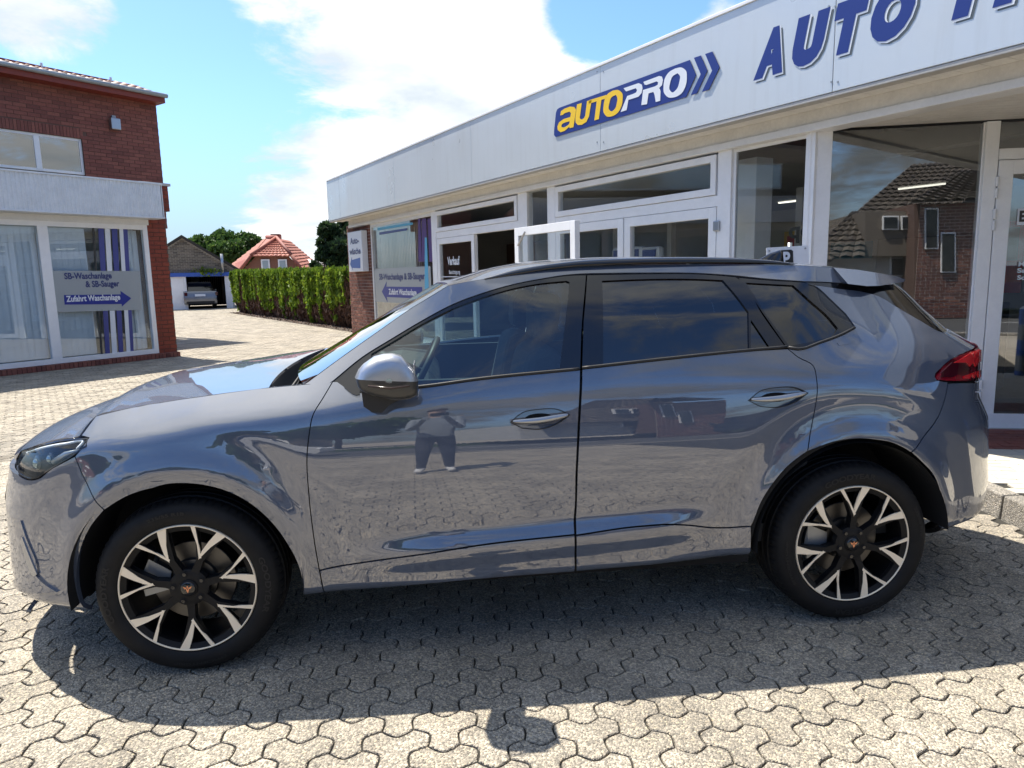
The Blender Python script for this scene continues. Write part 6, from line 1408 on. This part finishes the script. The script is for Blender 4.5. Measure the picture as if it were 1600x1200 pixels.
def build_street():
    # what lies behind the camera and shows in the glass and the paintwork
    mb=MB();mb.add([(-60,-16.5,-.018),(60,-16.5,-.018),(60,-9.,-.018),(-60,-9.,-.018)],[(0,1,2,3)]);tag(mb.obj('road',ASPH),kind='structure')
    mb=MB();mb.box((-60,-9.0,-.02),(60,-8.8,.02));tag(mb.obj('road_kerb',AGG2),kind='structure')
    for k in range(16):
        mb=MB();mb.add([(-48+k*6,-12.8,-.012),(-45+k*6,-12.8,-.012),(-45+k*6,-12.68,-.012),(-48+k*6,-12.68,-.012)],[(0,1,2,3)]);tag(mb.obj('road_marking',WHITE2),kind='structure')
    mb=MB();mb.box((-60,-20.5,-.02),(60,-16.5,.10));tag(mb.obj('verge',mat('verge turf',(.035,.06,.015),.95)),kind='structure')
    r=np.random.default_rng(4);P=np.c_[r.uniform(-30,40,16000),r.uniform(-20.3,-16.6,16000),np.full(16000,.12)];o=leaves('grass',P,.09,GRASSM,None,up=.9,stretch=(.5,.5,1.6),seed=8);tag(o,kind='stuff')
    mb=MB();mb.box((-60,-23.5,-.02),(60,-20.5,.09));tag(mb.obj('pavement',SLAB),kind='structure')
    # brick house opposite
    h=empty('house',(0,0,0),'dark tiled brick house with tall white windows, mirrored in the entrance glass','house')
    D=22.
    # facade plane in mirrored space, parallel to the entrance wall
    nV=-EN;P0v=C+ (-EN)*0
    def vp(u,v,D_=D):
        d=ray(u,v);t_=D_/(d@(-EN));return refl(C+d*t_)
    def box_v(mb,u0,v0,u1,v1,D0,D1):
        a=[vp(u0,v1,D0),vp(u1,v1,D0),vp(u1,v0,D0),vp(u0,v0,D0)]
        b=[p+(-EN*-1)*0 for p in a];dv=refl(C-EN*0+EN*-1)-refl(C);dv=dv/np.linalg.norm(dv)*(D1-D0)
        b=[p+dv for p in a];c=np.mean(a+b,0);vs=a+b
        for f in [(0,1,2,3),(4,7,6,5),(0,4,5,1),(1,5,6,2),(2,6,7,3),(3,7,4,0)]:
            p=[vs[i] for i in f];n=np.cross(p[1]-p[0],p[2]-p[0]);f2=f if n@(np.mean(p,0)-c)>0 else f[::-1];k=len(mb.v);mb.v+=[tuple(vs[i]) for i in f2];mb.f.append((k,k+1,k+2,k+3));mb.m.append(0)
    hb=MB();box_v(hb,1429,318,1545,470,D,D+6);wing=hb.obj('brick_wing',MORT_D,h)
    wa,wb=vp(1429,470,D-.02),vp(1545,470,D-.02);ux_=wb-wa;ux_[2]=0;wl=np.linalg.norm(ux_);ux_/=wl;nn_=EN*-1;nn_=refl(C+EN)-refl(C);nn_=nn_/np.linalg.norm(nn_)
    brick_wall(wing,wframe([wa[0],wa[1],0],ux_,-nn_ if (-nn_)@(EK-wa)>0 else nn_),0,wl,0,vp(1480,318,D)[2],BRICK_P,MORT_W,name='brick_face',budget=0,bl=.24,bh=.066,gap=.022,back=.03,off=.02)
    hb=MB();box_v(hb,1240,400,1429,470,D+1,D+7);hb.obj('grey_wing',INT,h)
    hb=MB();box_v(hb,1352,330,1429,400,D+.6,D+6);hb.obj('dormer_wall',mat('brown cladding',(.13,.11,.09),.8),h)
    for (a,b,c,d) in ((1446,1467,325,389),(1471,1494,363,426),(1380,1405,337,359),(1409,1428,337,359),(1392,1428,402,432)):
        Db=D if a>1430 else (D+.6 if d<365 else D+1.0);hb=MB();box_v(hb,a,c,b,d,Db-.10,Db);w_=hb.obj('window',WHITE,h);k=2.2;hb=MB();box_v(hb,a+k,c+k,b-k,d-k,Db-.13,Db-.102);hb.obj('pane',mat('dark house pane',(.02,.025,.03),.05) if 'dark house pane' not in bpy.data.materials else bpy.data.materials['dark house pane'],w_)
    def vroof(quad,name='roof_tiles'):
        A,B_,D_,E_=quad;n=max(4,int(np.linalg.norm(E_-A)/.34));k=max(3,int(max(np.linalg.norm(B_-A),np.linalg.norm(D_-E_))/.30));nr=np.cross(B_-A,E_-A);nr/=np.linalg.norm(nr)+1e-9
        if nr[2]<0:nr=-nr
        mb=MB()
        for r_ in range(n):
            for c in range(k):
                f=lambda a,b:(A+(B_-A)*a)*(1-b)+(E_+(D_-E_)*a)*b
                a0,a1=c/k,(c+.94)/k;b0,b1=r_/n,(r_+1.05)/n
                p=[f(a0,b0)+nr*.06,f(a1,b0)+nr*.06,f(a1,b1)+nr*.01,f(a0,b1)+nr*.01,f((a0+a1)/2,b0)+nr*.11,f((a0+a1)/2,b1)+nr*.05];mb.add(p,[(0,4,5,3),(4,1,2,5)])
        mb.add([A,B_,D_,E_],[(0,1,2,3)]);tag(mb.obj(name,ROOFD,h),kind='stuff')
    vroof([vp(1250,405,D),vp(1352,403,D),vp(1352,330,D+2.2),vp(1330,332,D+2.2)])
    vroof([vp(1290,372,D+1.0),vp(1545,372,D+1.0),vp(1545,250,D+5.5),vp(1424,258,D+5.5)])
    vroof([vp(1420,317,D-.4),vp(1550,312,D-.4),vp(1550,266,D+3),vp(1500,268,D+3)])
    vroof([vp(1235,412,D-.3),vp(1300,409,D-.3),vp(1352,330,D+3),vp(1300,365,D+3)])
    # posts, neighbours and trees across the road
    for i,x in enumerate((9.2,)):
        d=ray(1590,520);g_=refl(atz(1591,600,0.0) if False else C+ray(1591,603)*((0-C[2])/ray(1591,603)[2]))
        b=empty('bollard',(g_[0],g_[1],0),'blue and grey banded post by the kerb, seen in the door glass','bollard');z=0
        for k,m_ in enumerate((BLUE3,GUT,BLUE3,GUT,BLUE3)):
            mb=MB();mb.tube([(0,0,z),(0,0,z+.19)],.055,16);mb.obj('band',m_,b,True,angle=40);z+=.19
        mb=MB();mb.tube([(0,0,z),(0,0,z+.03)],[.056,.02],16);mb.obj('cap',WHITE2,b)
    for i,(x,y,hh,rd,sd) in enumerate(((-22,-27,8,3.4,21),(-14,-30,9.5,4,22),(-5,-29,7.5,3.2,23),(-36,-31,9,3.8,24),(-30,-24,8,3.3,25),(44,-30,10,4.2,27),(32,-25,8,3.5,28))):
        tree((x,y,0),hh,rd,2.0,'leafy street tree %s across the road behind the photographer'%('beyond the far bend','standing tallest at the left','in the middle of the row','near the brick house','at the end of the row','right of the brick house','at the far right of the road')[i],n=2600,leaf=.42,seed=sd,group='trees across the road')
    for i,(x,wd,hh,m_) in enumerate(((-40,12,5,BRICK_H),(-11,9,3.0,BRICK_G),)):
        b=empty('house',(x,-33,0),('pale brick house far along the road behind the camera','low stone house in the gap between the street trees')[i],'house')
        mb=MB();mb.box((-wd/2,-4,0),(wd/2,4,hh));mb.obj('wall',m_,b);mb=MB();mb.add([(-wd/2-.4,-4.4,hh),(wd/2+.4,-4.4,hh),(wd/2+.4,4.4,hh),(-wd/2-.4,4.4,hh),(-wd/2,0,hh+3),(wd/2,0,hh+3)],[(0,1,5,4),(2,3,4,5),(1,2,5),(3,0,4),(0,3,2,1)]);mb.obj('roof',ROOFD,b)
        for k in range(3):
            mb=MB();mb.box((-wd/2+1.2+k*wd*.3,4.0,1),(-wd/2+2.4+k*wd*.3,4.06,2.3));mb.obj('window',WHITE,b)
    small_car((-4.6,-17.9+6.3,0),0,mat('white van paint',(.6,.6,.6),.25),'white car driving along the road behind the photographer')
    small_car((6.8,-15.1,0),math.pi,mat('dark blue paint',(.02,.03,.05),.25),'dark blue car at the far kerb of the road')
def build_pavement():
    # kerb stones, paving blocks and the red tiled entrance strip
    k=empty('kerb',kind='structure');P=np.array(catmull(KERB[1:6],.02));d=np.r_[0,np.cumsum(np.linalg.norm(np.diff(P,axis=0),axis=1))]
    s=-.0;L_=d[-1];st=0.38
    at=lambda q:np.array([np.interp(q,d,P[:,0]),np.interp(q,d,P[:,1])])
    # joint position taken from the photograph
    g0=atz(1568,808,0);s0=d[np.argmin(np.abs(P[:,1]-g0[1]))]%.5;q=s0-.5
    while q<L_-.1:
        a,b=at(max(q+.006,0)),at(min(q+.494,L_));t=(b-a)/np.linalg.norm(b-a);n=np.array([t[1],-t[0]]);mb=MB()
        if n[0]<0:n=-n
        z=.140;vs=[(*a,-.02),(*b,-.02),(*(b+n*.12),-.02),(*(a+n*.12),-.02),(*(a+n*.010),z),(*(b+n*.010),z),(*(b+n*.12),z),(*(a+n*.12),z)]
        mb.add(vs,[(0,3,2,1),(4,5,6,7),(0,1,5,4),(1,2,6,5),(2,3,7,6),(3,0,4,7)]);
        c=np.mean(vs,0);mb.f=[f if np.cross(np.array(vs[f[1]])-vs[f[0]],np.array(vs[f[2]])-vs[f[0]])@(np.mean([vs[i] for i in f],0)-c)>0 else f[::-1] for f in mb.f]
        mb.obj('kerb_stone',AGG2,k,bevel=.010);q+=.5
    pv=empty('sidewalk',kind='structure')
    # height falls gently from the kerb towards the entrance
    tE=EK+EE*.2
    def zat(p): 
        o=(np.array([p[0],p[1],0])-EK)@EN;return .135-.065*np.clip(1-(o)/1.6,0,1)
    mb=MB();poly=[tuple(at(x)+[.12,0]) for x in np.linspace(0,L_,30)]
    x1=9.0;vs=[(p[0],p[1],zat(p)-.012) for p in poly]+[(9,poly[-1][1]-.6,.06),(9,-2,.123)];mb.add(vs,[tuple(range(len(vs)))]);
    if np.cross(np.array(vs[1])-vs[0],np.array(vs[-1])-vs[0])[2]<0: mb.f=[f[::-1] for f in mb.f]
    mb.obj('bed',JOINT,pv)
    # blocks in courses parallel to the entrance wall
    bt=EE;bn=EN;cnt=0;o=1.02
    r0=0
    # red strip from .12 to .62, grey border stones .0-.12 and .62-.74
    def blk(t0,t1,o0,o1,m_,name):
        ps=[EK+EE*a+EN*b for a,b in ((t0,o0),(t1,o0),(t1,o1),(t0,o1))]
        kx=np.interp(ps[0][1],P[:,1],P[:,0])
        cc=np.mean(ps,0)
        if cc[0]<np.interp(cc[1],P[:,1],P[:,0])+.10: return
        mb=MB();top=[(p[0],p[1],zat(p)+rng.normal(0,.0012)) for p in ps];bt_=[(p[0],p[1],zat(p)-.03) for p in ps]
        mb.add(top+bt_,[(0,1,2,3),(0,4,5,1),(1,5,6,2),(2,6,7,3),(3,7,4,0)])
        c=np.mean(top+bt_,0);vv=top+bt_;mb.f=[f if np.cross(np.array(vv[f[1]])-vv[f[0]],np.array(vv[f[2]])-vv[f[0]])@(np.mean([vv[i] for i in f],0)-c)>0 else f[::-1] for f in mb.f]
        mb.obj(name,m_,pv,bevel=.003)
    a=ent(1560,677)
    # measured edges: y=677..704 red, 704..716 border, then blocks
    def off_of(u,v,z=.09):
        p=atz(u,v,z);return float((p-EK)@EN),float((p-EK)@EE)
    o1=off_of(1570,706,.09)[0];o2=off_of(1570,716,.095)[0]
    for i in range(8):
        blk(.3+i*.5,.794+i*.5,.02,.10,STRIP,'border_stone')
        blk(.3+i*.5,.794+i*.5,o1,o2-.005,STRIP,'border_stone')
    n=max(2,int((o1-.105)/.10));st=(o1-.105)/n
    for r_ in range(n):
        for i in range(24): blk(.3+i*.2+(r_%2)*.1,.494+i*.2+(r_%2)*.1,.105+r_*st,.105+(r_+1)*st-.005,TILE_R,'floor_tile')
    for r_ in range(18):
        for i in range(22):
            blk(-.2+i*.2+(r_%2)*.1,-.2+.195+i*.2+(r_%2)*.1,o2+r_*.10,o2+.095+r_*.10,SLAB,'paving_block')
def parking_sign():
    # the white plate with a P that stands between car and shop
    dist=4.9
    cpt=C+ray(1238,396)/ray(0,0).dot(M[2])*0 if False else None
    d=ray(1232,396);p=C+d*(4.9/ (d@np.array([0,1,0])) if False else 5.0)
    rt=np.array([math.cos(math.radians(-8)),math.sin(math.radians(-8)),0]);n=np.array([rt[1],-rt[0],0]);
    if n@(C-p)<0:n=-n
    def q(u,v,o=0): return onplane(u,v,p+n*o,n)
    t=empty('parking_sign',(0,0,0),'white plate with a black letter P standing behind the car roof','sign')
    mb=MB();slab(mb,[q(1197,388),q(1200,387),q(1259,383.5),q(1263,386),q(1264,440),q(1199,441)],n,.004);pl=mb.obj('sign_plate',WHITE,t)
    mb=MB();slab(mb,[q(1218,393,.006),q(1221,391,.006),q(1236,390,.006),q(1239,392,.006),q(1240,425,.006),q(1219,427,.006)],n,.002);mb.obj('letter_field',BLACKM,pl)
    o=.010;a=q(1223,414,o);b=q(1223,394,o);w_=np.linalg.norm(q(1236,412,o)-a)
    mb=MB();textinto(mb,'P',lambda x,y:tuple(a+rt*x+np.array([0,0,y])),w_*.85,(b-a)[2],bold=.04);mb.obj('lettering',SWH,pl)
    for u,v in ((1202,392),(1258,388)):
        mb=MB();c_=q(u,v,.004);mb.tube([c_,c_+n*.006],.006,8);mb.obj('screw',SATIN,pl)
    g=q(1232,440,-.03);mb=MB();mb.tube([(g[0],g[1],.05),(g[0],g[1],q(1232,379)[2])],.016,10);mb.obj('post',GUT,t,True)
def showroom_things():
    # blue and white bucket seats just inside the doors
    for i,(u0,u1,v0,lab) in enumerate(((955,1003,386,'blue shell seat with white rim inside the showroom, left one'),(1000,1030,385,'blue shell seat with white rim inside the showroom, right one'))):
        s0=fac(u0,v0,-1.2)[0];s1=fac(u1,v0,-1.2)[0];z=fac(u0+15,v0,-1.2)[1]
        t=empty('shell_seat',(0,0,0),lab,'seat','blue shell seats in the showroom');mb=MB();wbox(mb,fw,(s1,s0),(.5,z),(-1.32,-1.2));mb.obj('seat_shell',SWH,t,bevel=.05)
        mb=MB();wbox(mb,fw,(s1+.06,s0-.06),(.6,z-.045),(-1.2,-1.185));mb.obj('seat_pad',BLUE,t,bevel=.02);mb=MB();wbox(mb,fw,(s1,s0),(.42,.5),(-1.8,-1.2));mb.obj('seat_base',SWH,t,bevel=.03)
        mb=MB();c_=(s0+s1)/2;mb.tube([fw(c_,.03,-1.5),fw(c_,.42,-1.5)],.04,10);mb.obj('seat_post',SATIN,t)
    t=empty('display_shelf',(0,0,0),'tall dark shelf with goods against the showroom back wall','shelf')
    mb=MB();wbox(mb,fw,(-2.5,1.2),(0.03,2.1),(-7.6,-7.5));mb.obj('back_panel',INTD,t)
    for k in range(5):
        mb=MB();wbox(mb,fw,(-2.5,1.2),(.3+k*.4,.33+k*.4),(-7.5,-7.1));mb.obj('shelf_board',INT,t)
def more_showroom():
    cols=[BLUE3,YEL,SWH,REDB,CYAN,INTD]
    for k,(s_,z_,w_,h_) in enumerate(((9.2,1.1,.9,1.2),(7.4,1.2,.8,1.1),(6.0,1.3,1.1,.8),(3.4,1.0,.8,1.2),(.4,1.2,1.0,.9),(-2.2,1.0,.8,1.2))):
        mb=MB();wbox(mb,fw,(s_,s_+w_),(z_,z_+h_),(-7.99,-7.96));t=mb.obj('wall_poster',cols[k],None);tag(t,'%s poster on the showroom back wall, %s'%(('blue','yellow','white','red','cyan','black')[k],('nearest the brick pier end','beside the blue poster','between the yellow and red ones','behind the double doors','behind the corner post','behind the entrance door')[k]),'poster','posters on the showroom back wall')
        mb=MB();wbox(mb,fw,(s_+.08,s_+w_-.08),(z_+h_*.45,z_+h_-.1),(-7.96,-7.955));mb.obj('poster_picture',cols[(k+2)%6],t)
    for k,(s_,lab) in enumerate(((7.6,'pale office desk with a monitor deep inside the showroom near the far doors'),(5.2,'pale office desk with a monitor behind the blue shell seats'))):
        t=empty('office_desk',(0,0,0),lab,'desk','office desks in the showroom')
        mb=MB();wbox(mb,fw,(s_,s_+1.5),(.72,.75),(-4.2,-3.5));mb.obj('desk_top',BLINDT,t)
        for a,b in ((s_+.05,-4.15),(s_+1.4,-4.15),(s_+.05,-3.6),(s_+1.4,-3.6)):
            mb=MB();wbox(mb,fw,(a,a+.05),(.03,.72),(b,b+.05));mb.obj('leg',SATIN,t)
        mb=MB();wbox(mb,fw,(s_+.5,s_+1.0),(.92,1.24),(-3.86,-3.83));wbox(mb,fw,(s_+.73,s_+.77),(.75,.92),(-3.86,-3.84));m=mb.obj('monitor',INTD,None);tag(m,'dark flat monitor standing on the pale desk %s'%('near the far doors','behind the blue seats')[k],'monitor','monitors on the office desks')
def skin_person():
    # the photographer, seen only as a reflection in the paintwork and glass
    x0,y0=C[0]-.03,C[1]-.42
    J={'pel':(0,0,.93,.14),'sp':(0,.0,1.12,.135),'ch':(0,0,1.30,.155),'nk':(0,.01,1.46,.06),'hd':(0,.03,1.57,.09),'ht':(0,.03,1.68,.085),
       'hl':(-.09,0,.90,.10),'kl':(-.11,.05,.50,.065),'al':(-.13,.0,.10,.045),'fl':(-.16,.17,.04,.04),'hr':(.09,0,.90,.10),'kr':(.10,.03,.50,.065),'ar':(.11,-.05,.10,.045),'fr':(.13,.12,.04,.04),
       'sl':(-.19,.0,1.40,.062),'el':(-.21,.14,1.14,.045),'wl':(-.10,.33,1.36,.03),'sr':(.19,.0,1.40,.062),'er':(.21,.14,1.14,.045),'wr':(.10,.33,1.36,.03)}
    E=[('pel','sp'),('sp','ch'),('ch','nk'),('nk','hd'),('hd','ht'),('pel','hl'),('hl','kl'),('kl','al'),('al','fl'),('pel','hr'),('hr','kr'),('kr','ar'),('ar','fr'),('ch','sl'),('sl','el'),('el','wl'),('ch','sr'),('sr','er'),('er','wr')]
    # hands with fingers around the phone
    for sd,w_ in ((-1,'wl'),(1,'wr')):
        bx,by,bz,_=J[w_];J[w_+'p']=(bx-.01*sd,by+.045,bz+.03,.026);E.append((w_,w_+'p'))
        for f in range(4):
            a=(bx-.01*sd,by+.06,bz+.045-.017*f,.009);b=(bx-.035*sd,by+.085,bz+.05-.018*f,.0085);c=(bx-.06*sd,by+.08,bz+.05-.018*f,.008)
            n=w_+'f%d'%f;J[n+'a']=a;J[n+'b']=b;J[n+'c']=c;E+=[(w_+'p',n+'a'),(n+'a',n+'b'),(n+'b',n+'c')]
        n=w_+'t';J[n+'a']=(bx-.03*sd,by+.03,bz+.01,.011);J[n+'b']=(bx-.05*sd,by+.045,bz+.035,.009);E+=[(w_+'p',n+'a'),(n+'a',n+'b')]
    ks=list(J);me=bpy.data.meshes.new('person');me.from_pydata([(J[k][0],J[k][1],J[k][2]) for k in ks],[(ks.index(a),ks.index(b)) for a,b in E],[])
    o=bpy.data.objects.new('person',me);o.location=(x0,y0,0);link(o);o.modifiers.new('s','SKIN')
    if not me.skin_vertices: 
        me.attributes.new('x','FLOAT','POINT')
        with bpy.context.temp_override(object=o,active_object=o):
            bpy.ops.mesh.customdata_skin_add()
    for i,k in enumerate(ks): me.skin_vertices[0].data[i].radius=(J[k][3],)*2;me.skin_vertices[0].data[i].use_root=(k=='pel')
    s=o.modifiers.new('sub','SUBSURF');s.levels=2;s.render_levels=2
    m=mat('person clothing',(.03,.03,.035),.8);g=G(m);v=g.co('Object');z=g.sep(v,2);g.col(g.ramp(g.math('DIVIDE',z,1.8),[(0,(.6,.6,.6)),(.055,(.02,.025,.04)),(.53,(.22,.25,.29)),(.80,(.45,.30,.22))],'CONSTANT'));me.materials.append(m)
    tag(o,'person in dark trousers and white shoes photographing the car, seen as a reflection','person')
    h=MB();h.grid(np.array([[(.098*math.cos(a)*math.cos(b),.02+.105*math.sin(a)*math.cos(b),1.66+.09*math.sin(b)) for a in np.linspace(0,2*math.pi,20)] for b in np.linspace(-.1,1.57,8)]));hr=h.obj('hair',mat('brown hair',(.05,.03,.02),.8),o,True)
    ph=MB();ph.box((C[0]-.075,C[1]-.022,C[2]-.078),(C[0]+.0755,C[1]-.012,C[2]+.0));p=ph.obj('phone',BLACKG);tag(p,'black phone held up by the photographer','phone')
# ---------------- assemble ----------------
build_ground()
build_pavement()
shop,FO=build_shop()
build_shop_signs(FO)
light_box_sign()
showroom_things()
more_showroom()
build_wash_building()
build_garage()
build_hedge()
build_house()
tree(tuple(np.r_[atz(378,470,0)[:2]*0+np.array(aty(368,430,64))[:2],0]),aty(368,369,64)[2],3.6,2.5,'round green broadleaf tree behind the garage roof',n=16000,leaf=.24,seed=31)
tree((aty(548,430,30)[0],30,0),aty(530,340,30)[2],1.45,.8,'tall dark green conifer beside the end of the shop fascia',m=LEAFD,n=16000,leaf=.15,seed=33)
tree((aty(506,430,33)[0],33.5,0),aty(505,384,33)[2],.55,.6,'smaller dark bushy tree just left of the tall conifer',m=LEAFD,n=6000,leaf=.14,seed=34)
build_street()
parking_sign()
skin_person()
CAR=build_car()
for x,y,sg,ph,tx in ((-1.335,-.885,1,65-0,180),(1.345,-.885,1,88,97),(-1.335,.885,-1,40,60),(1.345,.885,-1,15,120)): build_wheel(CAR,x,y,sg,ph,tx)
